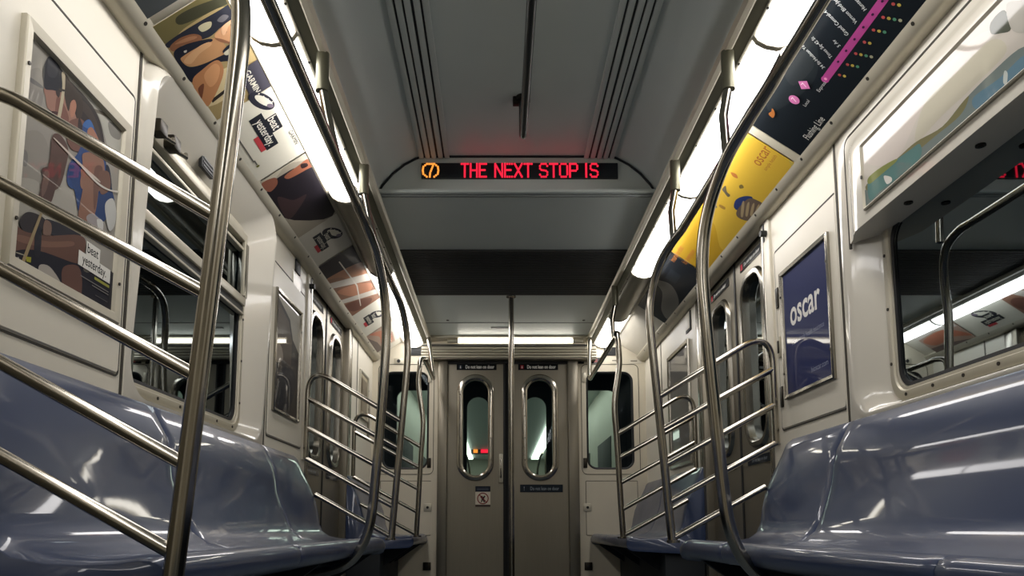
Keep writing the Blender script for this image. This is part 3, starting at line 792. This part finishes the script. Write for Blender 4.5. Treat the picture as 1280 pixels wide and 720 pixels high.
# small poster by the left doorway
t = thing('framed_poster', 'small dark glossy framed poster beside the left doorway', 'poster', (-1.24, 4.05, 1.1))
y0, y1, z0, z1 = 3.80, 4.29, 1.10, 1.745
frame('left', y0, y1, z0, z1, WX - .004, .022, STEEL, t, .018)
a = wall_art('left', y0 + .018, y1 - .018, z0 + .018, z1 - .018, WX - .010, coat=.55, cr=.02)
w, h = y1 - y0 - .036, z1 - z0 - .036; cl = (0, w, 0, h)
a.sheet(w, h, (54, 50, 48))
a.poly([(0, h), (w, h), (w, h*.62), (w*.7, h*.7), (w*.55, h*.86), (0, h*.97)], (176, 172, 160))
a.poly([(0, h*.93), (w*.5, h*.83), (w*.66, h*.68), (w*.66, h*.45), (0, h*.45)], (84, 74, 66))
a.poly([(.1, 0), (.3, .05), (.42, .2), (.3, .26), (.12, .22), (.02, .1)], (38, 38, 44), True)
a.poly([(.02, .24), (.14, .28), (.1, .34), (.02, .33)], (150, 140, 128), True)
a.build('print', t)

# landscape poster on the box over the right window
t = thing('framed_poster', 'long pale landscape poster on the box over the right window', 'poster', (1.2, 2.1, 1.6))
y0, y1, z0, z1 = 1.62, 2.565, 1.618, 1.862; X = 1.1995
frame('right', y0, y1, z0, z1, X + .002, .012, ALU, t, .010)
a = wall_art('right', y0 + .01, y1 - .01, z0 + .01, z1 - .01, X - .001, coat=.55, cr=.05)
w, h = y1 - y0 - .02, z1 - z0 - .02; cl = (0, w, 0, h); B = (1000, 0, 3.6)
a.sheet(w, h, (192, 185, 174))
a.px([(300, 720), (420, 500), (620, 330), (800, 160), (860, 160), (700, 330), (560, 470), (430, 720)], (198, 188, 179), f=B, clip=cl)
a.px([(560, 470), (700, 330), (860, 180), (930, 230), (800, 370), (640, 520), (520, 640)], (188, 182, 162), f=B, clip=cl)
a.px([(430, 720), (520, 650), (640, 570), (740, 450), (860, 330), (1008, 210), (1060, 300), (860, 520), (440, 900), (250, 980), (290, 860)], (104, 116, 112), f=B, clip=cl)
a.px([(430, 720), (520, 640), (640, 570), (740, 450), (760, 440), (720, 520), (600, 620), (480, 720), (380, 800), (320, 860), (300, 830)], (110, 106, 66), f=B, clip=cl)
a.px([(780, 440), (900, 350), (1008, 250), (1008, 330), (900, 400), (800, 490)], (84, 116, 132), f=B, clip=cl)
a.px([(920, 320), (935, 330), (930, 380), (915, 370)], (180, 186, 180), f=B, clip=cl)
a.px([(860, 100), (920, 45), (950, 130), (900, 150), (860, 150)], (62, 68, 52), f=B, clip=cl)
a.px([(930, 20), (1008, 0), (1060, -20), (1060, 120), (960, 140)], (172, 168, 158), f=B, clip=cl)
B2 = (1020, 140, 4)
a.px([(262, 340), (320, 290), (400, 240), (470, 190), (520, 160), (520, 230), (420, 320), (330, 390), (270, 440)], (74, 116, 112), f=B2, clip=cl)
a.px([(262, 330), (320, 280), (400, 235), (400, 250), (330, 310), (268, 360)], (120, 128, 58), f=B2, clip=cl)
a.px([(340, 320), (375, 325), (380, 345), (355, 360)], (206, 204, 196), f=B2, clip=cl)
a.build('print', t)

# framed glass panel on the far right wall, small notices far left
t = thing('framed_notice', 'tall grey framed glass panel beyond the right doorway', 'notice', (1.24, 5.5, .95))
frame('right', 5.22, 5.86, .95, 1.83, WX - .002, .03, STEEL, t, .02)
a = wall_art('right', 5.245, 5.835, .975, 1.805, WX - .006, coat=.55, cr=.02); a.sheet(.59, .83, (112, 110, 104)); a.rect(.04, .55, .3, .6, (126, 124, 116)); a.build('glazed_sheet', t)
m = MB(); m.box(1.244, 1.25, 5.16, 5.30, 1.88, 2.02, BLACK, .002); m.box(1.242, 1.25, 5.19, 5.30, 1.9, 2.02, CREAM, .002); tag(m.build('wall_notice'), 'small dark edged plate above the far right glass panel', 'sign')
t = thing('framed_notice', 'small framed notice on the far left wall beside the end window', 'notice', (-1.24, 6.3, 1.4))
frame('left', 6.2, 6.6, 1.42, 1.82, WX - .002, .02, ALU, t, .014)
a = wall_art('left', 6.215, 6.585, 1.435, 1.805, WX - .006, coat=.6); a.sheet(.37, .37, (150, 140, 116)); a.rect(.05, .32, .2, .33, (96, 84, 66)); a.rect(.05, .32, .05, .16, (120, 110, 90)); a.build('print', t)
m = MB(); m.box(-1.244, -1.25, 6.62, 6.72, 1.3, 1.6, STEELD, .002); tag(m.build('wall_plate'), 'narrow metal plate on the far left wall near the corner', 'plate')

# ================================================================== advert cards in the coves
def cove_art(side, y0, y1):
    s = SIDES[side][0]
    W = V((-s*(CB[0]-CT[0]), 0, CT[1]-CB[1])).normalized()
    U = V((0, 1 if s < 0 else -1, 0)); N = U.cross(W)
    O = V((s*CB[0], y0 if s < 0 else y1, CB[1])) + N*.010 + W*.010
    return Art(O, U, W, step=.00007, coat=.4, rough=.4, cr=.1)
CH = LV - .026
def card(side, y0, y1, bg, lab, draw, name='advert_card'):
    a = cove_art(side, y0, y1); a.sheet(y1 - y0 - .006, CH, bg); draw(a, y1 - y0 - .006)
    o = a.build(name); tag(o, lab, 'advert card'); return o
SK, SKD = (196, 148, 104), (140, 96, 70)
def band(a, u, v, k, shade):
    a.circ(u, v, .085*k, shade, .034*k, rot=.35); a.circ(u + .006*k, v + .008*k, .062*k, (226, 222, 206), .017*k, rot=.35)
    a.circ(u + .055*k, v + .022*k, .02*k, (120, 108, 122), .010*k, rot=.5)
    for i in range(4): a.circ(u - .05*k + .03*i*k, v + .004*k + .011*i*k, .004*k, (226, 222, 206))
def beat(a, u, v, k, blk, paper):
    a.rect(u + .02*k, u + .125*k, v + .045*k, v + .098*k, blk); a.rect(u - .03*k, u + .21*k, v - .012*k, v + .047*k, blk)
    a.rect(u + .09*k, u + .20*k, v - .036*k, v - .012*k, (196, 70, 76))
    a.text('beat', u + .024*k, v + .055*k, .058*k, paper, bold=.01, sx=.9); a.text('yesterday.', u + .0*k, v + .004*k, .056*k, paper, bold=.01, sx=.84)
def cardA(a, L):
    cl = (0.002, .546, .002, CH - .002); F = (170, 0, 5.54)
    q = lambda pts, c, sm=True: a.px(pts, c, sm, f=F, clip=cl)
    a.rect(0, .55, 0, CH, (168, 148, 104))
    q([(60, 160), (260, -40), (760, -60), (720, 30), (560, 60), (330, 200), (220, 310)], (112, 104, 68))
    q([(280, 120), (420, 40), (640, -30), (680, 0), (560, 60), (320, 170)], (62, 62, 46))
    q([(200, 310), (330, 215), (560, 80), (760, -30), (830, 60), (720, 130), (600, 180), (500, 260), (330, 300), (240, 330)], (44, 46, 56))
    q([(430, 190), (470, 160), (520, 150), (515, 190), (460, 220)], (190, 182, 150))
    q([(600, 480), (720, 420), (830, 560), (560, 720), (500, 740), (530, 680)], (214, 196, 152), False)
    q([(520, 690), (690, 560), (700, 575), (530, 712)], (52, 44, 40), False)
    q([(235, 322), (300, 265), (390, 235), (450, 250), (440, 295), (330, 310), (260, 355)], SKD)
    q([(310, 400), (430, 310), (540, 262), (600, 290), (625, 350), (570, 410), (430, 455), (340, 450)], SK)
    q([(545, 240), (590, 190), (650, 140), (720, 95), (780, 130), (770, 260), (660, 300), (600, 290), (560, 275)], (212, 160, 118))
    q([(260, 372), (330, 312), (500, 268), (525, 285), (430, 325), (330, 385), (310, 415), (370, 462), (470, 440), (600, 380), (700, 345), (720, 420), (600, 425), (480, 468), (390, 570), (320, 480)], (36, 38, 50))
    q([(390, 570), (460, 480), (560, 415), (605, 470), (590, 560), (530, 690), (480, 730)], (190, 134, 92))
    q([(430, 610), (470, 580), (455, 680), (440, 660)], (120, 74, 54))
    q([(600, 190), (620, 200), (628, 220), (612, 232)], (112, 44, 42)); q([(650, 160), (680, 172), (660, 182)], (92, 58, 48)); q([(690, 110), (718, 118), (700, 130)], (58, 44, 40))
    q([(330, 420), (420, 330), (500, 290), (520, 310), (440, 370), (380, 440)], (214, 168, 124)); q([(470, 520), (540, 440), (580, 470), (560, 560), (510, 600)], (214, 158, 112))
    q([(545, 262), (600, 270), (660, 296), (640, 300), (580, 286)], (150, 104, 78)); q([(590, 190), (650, 140), (680, 140), (640, 180), (620, 230), (600, 240)], (228, 182, 142)); q([(270, 300), (360, 255), (420, 250), (400, 270), (300, 300)], (170, 122, 90))
    q([(600, 350), (640, 310), (700, 290), (710, 300), (650, 325), (612, 365)], (36, 38, 50)); q([(610, 360), (690, 310), (700, 340), (630, 380)], (206, 200, 176)); q([(560, 140), (600, 100), (640, 110), (600, 150)], (104, 102, 106)); q([(330, 350), (350, 345), (346, 360), (332, 362)], (206, 200, 190))
    a.rect(.55, L, 0, CH, (226, 222, 206)); a.rect(.38, .546, CH*.66, CH, (64, 62, 72))
    a.text('GARMIN', .40, CH*.74, .036, (226, 222, 206), bold=.012)
    u, v = a.uv(327, 126); band(a, u, v, .95, (46, 46, 58))
    u, v = a.uv(333, 163); beat(a, u - .09, v - .03, 1.0, (36, 38, 46), (236, 232, 220))
    u, v = a.uv(366, 170); a.text('GARMIN', u - .05, v - .01, .03, (56, 56, 60))
    u, v = a.uv(318, 160); a.rect(u - .05, u + .2, .035, .041, (110, 108, 102))
    u, v = a.uv(322, 207); a.circ(u, v, .008, (110, 110, 40)); a.rect(u - .05, u - .01, v - .003, v + .003, (90, 88, 84))
card('left', 2.2, 3.27, (226, 222, 206), 'advert card of a woman in a black top, nearest above the left window', cardA)
def cardZ(a, L):
    a.rect(0, L*.8, 0, CH, (64, 68, 72)); a.poly([(L*.3, 0), (L*.7, .05), (L, .2), (L, CH), (L*.5, CH)], (84, 84, 80), True, (0, L, 0, CH)); a.circ(L*.2, .15, .05, (120, 112, 90), .03)
card('left', 1.25, 2.17, (74, 78, 80), 'dark grey advert card cut off by the top left corner', cardZ)
def cardB(a, L):
    cl = (0.002, L*.60, .002, CH - .002); F = (300, 90, 5.54)
    q = lambda pts, c, sm=True: a.px(pts, c, sm, f=F, clip=cl)
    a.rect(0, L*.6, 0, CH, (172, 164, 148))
    q([(120, 720), (300, 560), (460, 480), (520, 590), (330, 640), (220, 760)], (196, 188, 170))
    q([(200, 800), (330, 690), (420, 650), (560, 590), (640, 700), (640, 1000), (200, 1000)], (40, 36, 42))
    q([(310, 720), (400, 650), (460, 605), (520, 588), (560, 625), (470, 670), (380, 720), (330, 740)], (158, 98, 74))
    q([(420, 640), (460, 630), (470, 650), (430, 668)], (52, 36, 36))
    F2 = (300, 200, 3)
    a.px([(80, 90), (130, 66), (140, 90), (110, 120)], (150, 96, 78), True, f=F2, clip=cl)
    a.px([(140, 140), (200, 150), (250, 130), (200, 210), (170, 215)], (70, 54, 56), True, f=F2, clip=cl)
    a.rect(L*.6, L, 0, CH, (206, 202, 190)); band(a, L*.76, CH*.72, 1.2, (40, 40, 50)); beat(a, L*.70, CH*.34, .9, (40, 42, 48), (206, 202, 190))  # paper white toned down: shade under the dark cover put into the ink
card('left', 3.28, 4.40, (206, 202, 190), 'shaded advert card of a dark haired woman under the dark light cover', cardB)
def cardC(a, L):
    a.rect(0, L*.64, 0, CH, (150, 112, 92))
    a.poly([(0, 0), (.24, 0), (.3, CH), (0, CH)], (48, 44, 50)); a.poly([(.22, 0), (.34, .1), (.62, .16), (.5, CH), (.3, CH)], (172, 124, 96), True)  # dark near end: unlit stretch below the light cover, painted into the print
    a.poly([(.30, 0), (.40, 0), (.66, CH), (.52, CH)], (216, 208, 196)); a.poly([(.5, .02), (.7, .08), (.84, .2), (.72, .25), (.56, .14)], (188, 132, 104), True)
    a.poly([(.66, 0), (.74, 0), (.96, CH), (.86, CH)], (206, 198, 186)); a.poly([(.8, 0), (1.0, .04), (L*.63, .16), (.96, .2), (.84, .1)], (120, 82, 70), True)
    a.poly([(.1, .13), (.6, .15), (.98, .1), (.98, .108), (.6, .16), (.1, .138)], (226, 218, 206))
    a.rect(L*.64, L, 0, CH, (226, 222, 206)); band(a, L*.81, CH*.70, 1.3, (40, 40, 50)); beat(a, L*.76, CH*.32, .95, (40, 42, 48), (226, 222, 206))
card('left', 4.41, 6.08, (226, 222, 206), 'advert card of runners with white streaks over the left doorway', cardC)
def cardD(a, L):
    a.rect(0, L, 0, CH, (176, 150, 134)); a.poly([(0, .04), (.2, .1), (.45, .08), (L - .02, .16), (.4, .2), (.15, .19)], (190, 122, 96), True)
    a.poly([(0, 0), (L, 0), (L, .07), (.3, .06)], (112, 96, 92)); a.poly([(.02, .18), (.3, .22), (L, .2), (L, CH), (0, CH)], (206, 198, 188))
card('left', 6.09, 6.66, (176, 150, 134), 'last small advert card on the left next to the end wall', cardD)

def cardMap(a, L):
    Fm = (1010, 0, 6.54); cl = (0, L, 0, CH)
    a.px([(-330, 320), (-180, 330), (20, 250), (80, 420), (60, 640), (-120, 820), (-330, 900), (-330, 520)], (36, 42, 46), True, f=Fm, clip=cl)
    a.px([(-200, 560), (-60, 420), (20, 450), (40, 560), (-120, 700)], (46, 51, 54), True, f=Fm, clip=cl)
    p0 = V(a.uv(1010 + 140/6.54, 650/6.54)); p1 = V(a.uv(1010 + 615/6.54, 0)); d = (p1 - p0).normalized(); nrm = V((-d.y, d.x)); hw = .014
    pe = p0 + d*(L - p0.x - .01)/d.x
    a.poly([tuple(p0 - nrm*hw), tuple(pe - nrm*hw), tuple(pe + nrm*hw), tuple(p0 + nrm*hw)], (176, 72, 140))
    a.circ(p0.x, p0.y, .015, (186, 80, 150)); a.circ(p0.x + .004, p0.y, .006, (240, 160, 200))
    nm = ['34 St-Hudson Yards', 'Times Sq-42 St', '5 Av', 'Grand Central-42 St', 'Vernon Blvd-Jackson Av', 'Hunters Point Av', 'Court Sq', 'Queensboro Plaza', '33 St', '40 St', '46 St']
    step = .062
    for i, x in enumerate(nm):
        c = p0 + d*(.045 + step*i)
        if c.x > L - .03: break
        if i: a.circ(c.x, c.y, .006, (56, 30, 60), .004)
        e = c + V((.006, .024)); a.text(x, e.x, e.y, .021, (205, 208, 206), rot=1.25, bold=.004, sx=.8)
        a.circ(e.x - .006 + .05*0, e.y + .15, .006, (80, 170, 190))
        for j, cc in enumerate([(180, 80, 80), (190, 170, 80), (90, 150, 120), (180, 180, 150)][:(i % 3) + 2]):
            e = c + V((.012 + .008*j, -.032 - .016*j)); a.circ(e.x, e.y, .006, cc)
    u, v = a.uv(993.5, 123.5); a.circ(u, v, .0225, (212, 122, 176)); a.text('7', u, v - .011, .034, (246, 224, 236), align='c')
    a.text('Local', u + .0, v - .052, .02, (205, 208, 206))
    u, v = a.uv(1006, 105); r = .026; a.poly([(u - r, v), (u, v - r), (u + r, v), (u, v + r)], (212, 122, 176)); a.text('7', u, v - .011, .032, (246, 224, 236), align='c')
    a.text('Express', u + .01, v - .062, .02, (205, 208, 206))
    u, v = a.uv(1011, 174); a.text('Flushing Line', u - .0, v - .002, .043, (222, 222, 216), sx=.72)
    u, v = a.uv(966, 141); a.poly([(u - .02, v - .01), (u, v - .012), (u + .02, v - .002), (u + .028, v + .012), (u + .01, v + .008), (u - .012, v + .012)], (168, 104, 52), True)
card('right', 1.45, 3.03, (24, 30, 36), 'black route map card lettered Flushing Line with pink line', cardMap, 'route_map_card')
m = MB(); a = cove_art('right', 3.03, 3.085); a.sheet(.05, CH, (206, 200, 180), .004); tag(a.build('card_divider'), 'cream divider strip between the map card and the yellow card', 'divider')
def cardY(a, L):
    cl = (0, L, 0, CH)
    a.rect(L - .05, L, 0, CH, (206, 184, 92)); a.poly([(L*.3, 0), (L - .05, 0), (L - .05, CH), (L*.55, CH), (L*.4, CH*.5)], (222, 184, 66), True, cl)
    u, v = a.uv(956, 190); a.text('oscar', u - .115, v - .02, .078, (178, 108, 52), sx=.9, bold=.004); a.text('simple health', u - .115, v - .055, .026, (186, 120, 60))
    F = (840, 130, 3.43)
    q = lambda pts, c: a.px(pts, c, True, f=F, clip=cl)
    q([(265, 440), (275, 410), (310, 395), (345, 400), (330, 425), (300, 440), (280, 455)], (44, 62, 116))
    q([(290, 440), (330, 405), (370, 415), (392, 435), (360, 470), (330, 500), (290, 490), (275, 470)], (112, 96, 84))
    for i in range(4): q([(300 + i*22, 425 + i*4), (310 + i*22, 420 + i*4), (305 + i*20, 480 - i*2), (295 + i*20, 478 - i*2)], (176, 156, 120))
    q([(215, 365), (230, 350), (235, 375), (250, 390), (240, 398), (225, 380)], (110, 100, 80)); q([(288, 350), (300, 345), (308, 358), (292, 362)], (130, 112, 60))
    q([(252, 292), (275, 300), (282, 318), (262, 310)], (190, 120, 60)); q([(165, 425), (190, 435), (192, 445), (168, 434)], (120, 120, 110)); q([(205, 430), (228, 442), (225, 452), (204, 440)], (170, 130, 60))
    u, v = a.uv(842 + 20, 307); a.text('insurance that', u - .32, v + .02, .055, (206, 132, 70), bold=.004, sx=.8); a.text('for everyone', u - .25, v - .05, .055, (206, 132, 70), bold=.004, sx=.8)
card('right', 3.09, 4.52, (206, 164, 46), 'yellow advert card lettered oscar over the right doorway', cardY)
def cardK(a, L):
    a.poly([(.12, 0), (.5, .02), (.7, .14), (.6, .25), (.5, .16), (.2, .09)], (124, 122, 118), True, (0, L, 0, CH)); a.rect(.75, .92, .12, .2, (44, 50, 58)); a.circ(.3, .19, .06, (14, 18, 24), .03)
card('right', 4.54, 5.67, (30, 36, 44), 'dark advert card with a grey swirl beyond the yellow card', cardK)

# ================================================================== benches
def bench(side, y0, y1, cuts, lab, ends=(1, 1)):
    s = SIDES[side][0]
    t = thing('bench_seat', lab, 'bench', (s*.95, (y0+y1)/2, 0))
    PR = [(1.2485, .902), (1.243, .908), (1.232, .900), (1.215, .86), (1.185, .80), (1.152, .735), (1.125, .67), (1.108, .60), (1.098, .54), (1.078, .495), (1.03, .463), (.96, .450), (.89, .447), (.83, .450), (.785, .456), (.758, .455), (.738, .446), (.728, .428), (.728, .405), (.737, .385), (.76, .374), (.85, .368), (1.0, .36), (1.2, .35)]
    n = len(PR)
    def smf(u): u = max(0, min(1, u)); return u*u*(3 - 2*u)
    def P(i, y):
        x, z = PR[i]
        e = smf((y - y0)/.75)*smf((y1 - y)/.75)
        ph = .5 - .5*math.cos(2*PI*(y - y0)/.46)
        b = math.exp(-((z - .66)/.10)**2) if x > 1.07 else 0
        up = math.exp(-((z - .80)/.07)**2) if x > 1.1 else 0
        pan = math.exp(-((x - .95)/.09)**2) if x < 1.07 else 0
        x += (.030*b - .012*up)*e
        z -= pan*.010*e
        ed = min(y - y0, y1 - y)                       # rounded ends of the moulding
        if ed < .05:
            k = 1 - ed/.05; z -= .012*k*k
        return (s*x, y, z)
    L = [y0] + list(cuts) + [y1]
    for a, b in zip(L, L[1:]):
        m = MB(); a2, b2 = a + .0008, b - .0008; N = max(6, int((b - a)/.05))
        ys = [a2, a2 + .004] + [a2 + .004 + (b2 - a2 - .008)*i/N for i in range(1, N)] + [b2 - .004, b2]
        rings = []
        for k, y in enumerate(ys):
            r = [V(P(i, y)) for i in range(n)]
            if k in (0, len(ys)-1): r = [V((q.x + s*.0012, q.y, q.z - .0012)) for q in r]
            rings.append([tuple(q) for q in r] + [(s*1.2485, y, .35)])
        m.loft(rings, SEATM, True, True, True)
        m.build('seat_section', t, ang=60)
    m = MB(); m.box(s*.98, s*1.24, y0 + .04, y1 - .04, .0, .352, DARKP, .01); m.build('heater_box', t)
    for y in (y0 + .25, (y0+y1)/2, y1 - .25):
        m = MB(); m.loft([[(s*.76, y + q, .372), (s*.98, y + q, .36), (s*.98, y + q, .22)] for q in (-.02, .02)], DARKP, True, True, True); m.build('bracket', t)
bench('left', 1.47, 4.30, (2.47, 3.65), 'blue grey moulded bench along the left wall below the poster and window')
bench('right', .67, 3.49, (1.46, 2.85), 'blue grey moulded bench along the right wall under the large window')
bench('left', 5.72, 6.845, (6.3,), 'short blue grey bench at the far left beside the end wall')
bench('right', 4.93, 6.845, (5.9,), 'short blue grey bench at the far right beside the end wall')

# ================================================================== rails, guards and poles
RZ, TR = 1.81, .0165
RXS = {'left': .668, 'right': .712}
def guard(side, Y, lab, style):
    s = SIDES[side][0]; RX = RXS[side]
    t = thing('seat_guard', lab, 'handrail guard', (s*.9, Y, .45), 'sloping tube guards at the bench ends')
    def px_(z): return .697 - .0745*(z - .42)
    m = MB()
    if style == 'rail':      # the longitudinal rail bends down into this pole
        path = [(px_(.44), Y, .44), (px_(1.0), Y, 1.0), (px_(1.4), Y, 1.4), (.619, Y, 1.52), (.62 + (RX-.62)*.08, Y - .006, 1.60), (.62 + (RX-.62)*.26, Y - .03, 1.68), (.62 + (RX-.62)*.52, Y - .08, 1.75), (.62 + (RX-.62)*.8, Y - .16, 1.793), (RX, Y - .28, RZ), (RX, Y - .36, RZ)]
        if Y < 2: path = [(.86, Y + .14, .36), (.76, Y + .08, .352), (.708, Y + .012, .372)] + path
        path = spline(path, 8)
    elif style == 'wave':
        path = spline([(.708, Y, .44), (.695, Y, .7), (.68, Y, 1.05), (.668, Y, 1.25), (.672, Y, 1.36), (.694, Y, 1.50), (.705, Y, 1.60), (.70, Y, 1.72), (.692, Y + .02, 1.79), (RX, Y + .09, RZ), (RX, Y + .16, RZ)], 8)
    m.tube([(s*x, y, z) for x, y, z in path], TR*1.17, STEELP, 18); m.build('pole', t)
    ze = [1.11, .955, .793, .623, .458]; slope = .541; bx = 1.19
    def xs(z):
        if style == 'wave': return .668 + .04*max(0, 1.2 - z)/.76
        return px_(z)
    # arched post: up from the seat back, over, and down to the pole as the top bar
    z0 = ze[0]; x0 = xs(z0); ztop = z0 + slope*(bx - x0)
    path = fillet([(bx, Y, .895), (bx, Y, ztop + .03), (x0, Y, z0)], .17, 12)
    m = MB(); m.tube([(s*x, y, z) for x, y, z in path], TR*.9, STEELP, 14); m.build('arched_post', t)
    for k, z in enumerate(ze[1:]):
        x = xs(z); b = bx if k < 3 else 1.13
        m = MB(); m.tube([(s*x, Y, z), (s*b, Y, z + slope*(b - x))], TR*.86, STEELP, 14); m.build('sloping_bar', t)
    if Y > 2:
        m = MB(); m.tube([(s*path_x, Y, z) for path_x, z in ((.70, .44), (.70, .452))], .03, STEEL, 16); m.build('foot_flange', t)
guard('left', 1.43, 'big sloping tube guard in the left foreground before the poster', 'rail')
guard('left', 4.30, 'sloping tube guard at the far end of the long left bench', 'rail')
guard('left', 5.72, 'sloping tube guard on the short far left bench, with kinked pole', 'wave')
guard('right', 3.49, 'sloping tube guard at the far end of the long right bench', 'rail')
guard('right', 4.93, 'sloping tube guard on the short far right bench, with kinked pole', 'wave')

def rail(side, y0, y1, stubs, lab, close):
    s = SIDES[side][0]; RX = RXS[side]
    t = thing('grab_rail', lab, 'grab rail', (s*RX, (y0+y1)/2, RZ))
    m = MB()
    path = [(RX, y0, RZ), (RX, y1, RZ)]
    if close: path = fillet([(RX, y0, RZ), (RX, y1, RZ), (.72, y1 + .03, 2.2)], .07)
    m.tube([(s*x, y, z) for x, y, z in path], TR*1.12, STEELP, 16); m.build('rail_tube', t)
    for y in stubs:
        m = MB(); m.tube([(s*RX, y, RZ), (s*.705, y, 1.96), (s*.728, y, 2.08), (s*.728, y, 2.10)], TR, STEELP, 14); m.build('hanger', t)
        m = MB(); m.tube([(s*.728, y, 2.06), (s*.728, y, 2.205)], TR*1.4, CORN, 16); m.build('sleeve', t)
rail('left', 1.4 - 2.0, 1.43 - .36, (.3,), 'left ceiling grab rail running back above the camera', False)
rail('left', 1.55, 4.30 - .36, (2.55, 3.40), 'long grab rail hanging below the left cove lights', False)
rail('right', -.6, 3.49 - .36, (.9, 2.54, 3.36), 'long grab rail hanging below the right cove lights', False)
rail('left', 5.72 + .16, 6.62, (), 'short grab rail at the far left ending in a hook to the ceiling', True)
rail('right', 4.93 + .16, 6.62, (5.2,), 'short grab rail at the far right ending in a hook to the ceiling', True)

def stanchion(side, Y, lab):
    s = SIDES[side][0]; RX = RXS[side]
    path = spline([(RX, Y - .55, RZ + .01), (RX, Y - .42, RZ + .0), (.606 + (RX-.606)*.86, Y - .26, RZ - .02), (.606 + (RX-.606)*.52, Y - .12, RZ - .09), (.606 + (RX-.606)*.16, Y - .03, RZ - .23), (.606, Y, RZ - .40), (.612, Y, 1.2), (.63, Y, .9), (.65, Y, .62), (.668, Y, .50), (.705, Y, .41), (.76, Y, .352), (.84, Y, .32), (.98, Y, .30)], 8)
    m = MB(); m.tube([(s*x, y, z) for x, y, z in path], TR*1.3, STEELP, 18)
    o = m.build('stanchion'); tag(o, lab, 'pole')
    m = MB(); m.tube([(s*.965, Y, .30), (s*.985, Y, .30)], .035, STEEL, 16); m.build('foot_flange', o)
stanchion('left', 3.38, 'thick curved steel pole in front of the long left bench')
stanchion('right', 2.52, 'thick curved steel pole in front of the long right bench')

t = thing('centre_pole', 'straight vertical steel pole in the aisle before the end doors', 'pole', (0, 5.5, 0))
m = MB(); m.tube([(0, 5.5, 0), (0, 5.5, 1.2), (0, 5.5, ZL)], .020, STEELP, 20); m.build('pole_tube', t)
for z, r in ((0.0, .05), (ZL - .02, .036)):
    m = MB(); m.tube([(0, 5.5, z), (0, 5.5, z + .02)], r, STEEL, 20); m.build('flange', t)

t = thing('ceiling_handrail', 'dark handrail hung along the middle of the raised ceiling', 'grab rail', (.015, 1.5, 2.23))
m = MB(); m.tube(fillet([(.015, -1.6, 2.23), (.015, 3.2, 2.23), (.015, 3.2, ZH - .001)], .05), .0175, mat('dark_handrail_steel', (70, 72, 72), .3, .8), 16); m.build('rail_tube', t)
m = MB(); m.tube([(.015, 3.2, ZH - .025), (.015, 3.2, ZH - .001)], .032, SCREW, 16); m.build('flange', t)
m = MB(); m.box(-.03, .0, 3.19, 3.23, ZH - .03, ZH - .001, SCREW, .003); m.build('set_screw_block', t)

# ================================================================== next car, seen through the end glass
NY = 7.75
end_wall(NY, 'wall_next_car', (DARKP, DARKP))
m = MB()
for x0, x1, gx in ((-.645, -.007, (-.418, -.19)), (-.007, .632, (.169, .397))):
    n = 14; o = rrect(x0, x1, .01, 2.03, .001, n); h = rrect(gx[0], gx[1], .98, 1.853, .113, n)
    m.loft([[(x, NY + .04, z) for x, z in h], [(x, NY, z) for x, z in h], [(x, NY, z) for x, z in o], [(x, NY + .04, z) for x, z in o], [(x, NY + .04, z) for x, z in h]], DARKP)
struct(m.build('door_7'))
NC = mat('next_car_panel', (166, 168, 156), .5, var=.08)
m = MB()
m.box(-1.3, -1.25, NY + .05, 20, 0, 2.3, NC); m.box(1.25, 1.3, NY + .05, 20, 0, 2.3, NC); m.box(-1.3, 1.3, NY + .05, 20, -.05, 0, FLOOR); m.box(-1.3, 1.3, NY + .05, 20, 2.3, 2.35, CEIL); m.box(-1.3, 1.3, 20, 20.05, 0, 2.3, NC)
m.box(-1.25, -.8, NY + .2, 18, .1, .45, SEATM, .02); m.box(.8, 1.25, NY + .2, 18, .1, .45, SEATM, .02)
for i in range(5):
    for sx in (-1, 1): m.box(sx*1.243, sx*1.25, 9 + 2.1*i, 10.2 + 2.1*i, 1.0, 1.6, DARKP, .003)
struct(m.build('wall_next_car_interior'))
for sx, lab in ((-1, 'left'), (1, 'right')):
    m = MB(); m.box(sx*.75, sx*.95, NY + .3, 19.5, 2.26, 2.29, emis('next_lamp', (240, 255, 236), 4.0)); tag(m.build('ceiling_light'), 'row of light on the %s in the next car beyond the glass' % lab, 'light', 'lights in the next car')
    for i, y in enumerate((9.2, 11.4, 14.0)):
        m = MB(); m.tube(spline([(sx*.7, y - .4, 1.85), (sx*.66, y - .1, 1.75), (sx*.62, y, 1.4), (sx*.68, y, .46)], 6), .02, STEELP, 12); tag(m.build('stanchion'), 'faint pole inside the next car beyond the end glass', 'pole', 'poles in the next car')
m = MB(); m.box(-.72, .5, 17.4, 17.5, 2.2, 2.32, LEDSCR); m.box(-.67, -.57, 17.39, 17.4, 2.22, 2.30, AMB); m.box(-.50, .2, 17.39, 17.4, 2.22, 2.30, RED); tag(m.build('led_sign'), 'tiny red and amber sign seen through the left end door glass', 'sign')

# ================================================================== world and view
w = bpy.data.worlds.new('tunnel'); S.world = w; w.use_nodes = True
w.node_tree.nodes['Background'].inputs['Color'].default_value = lin((26, 37, 46)); w.node_tree.nodes['Background'].inputs['Strength'].default_value = 1.0
vs = S.view_settings
vs.view_transform = 'Standard'; vs.look = 'None'; vs.exposure = 0.12; vs.gamma = 1.0; vs.use_curve_mapping = False
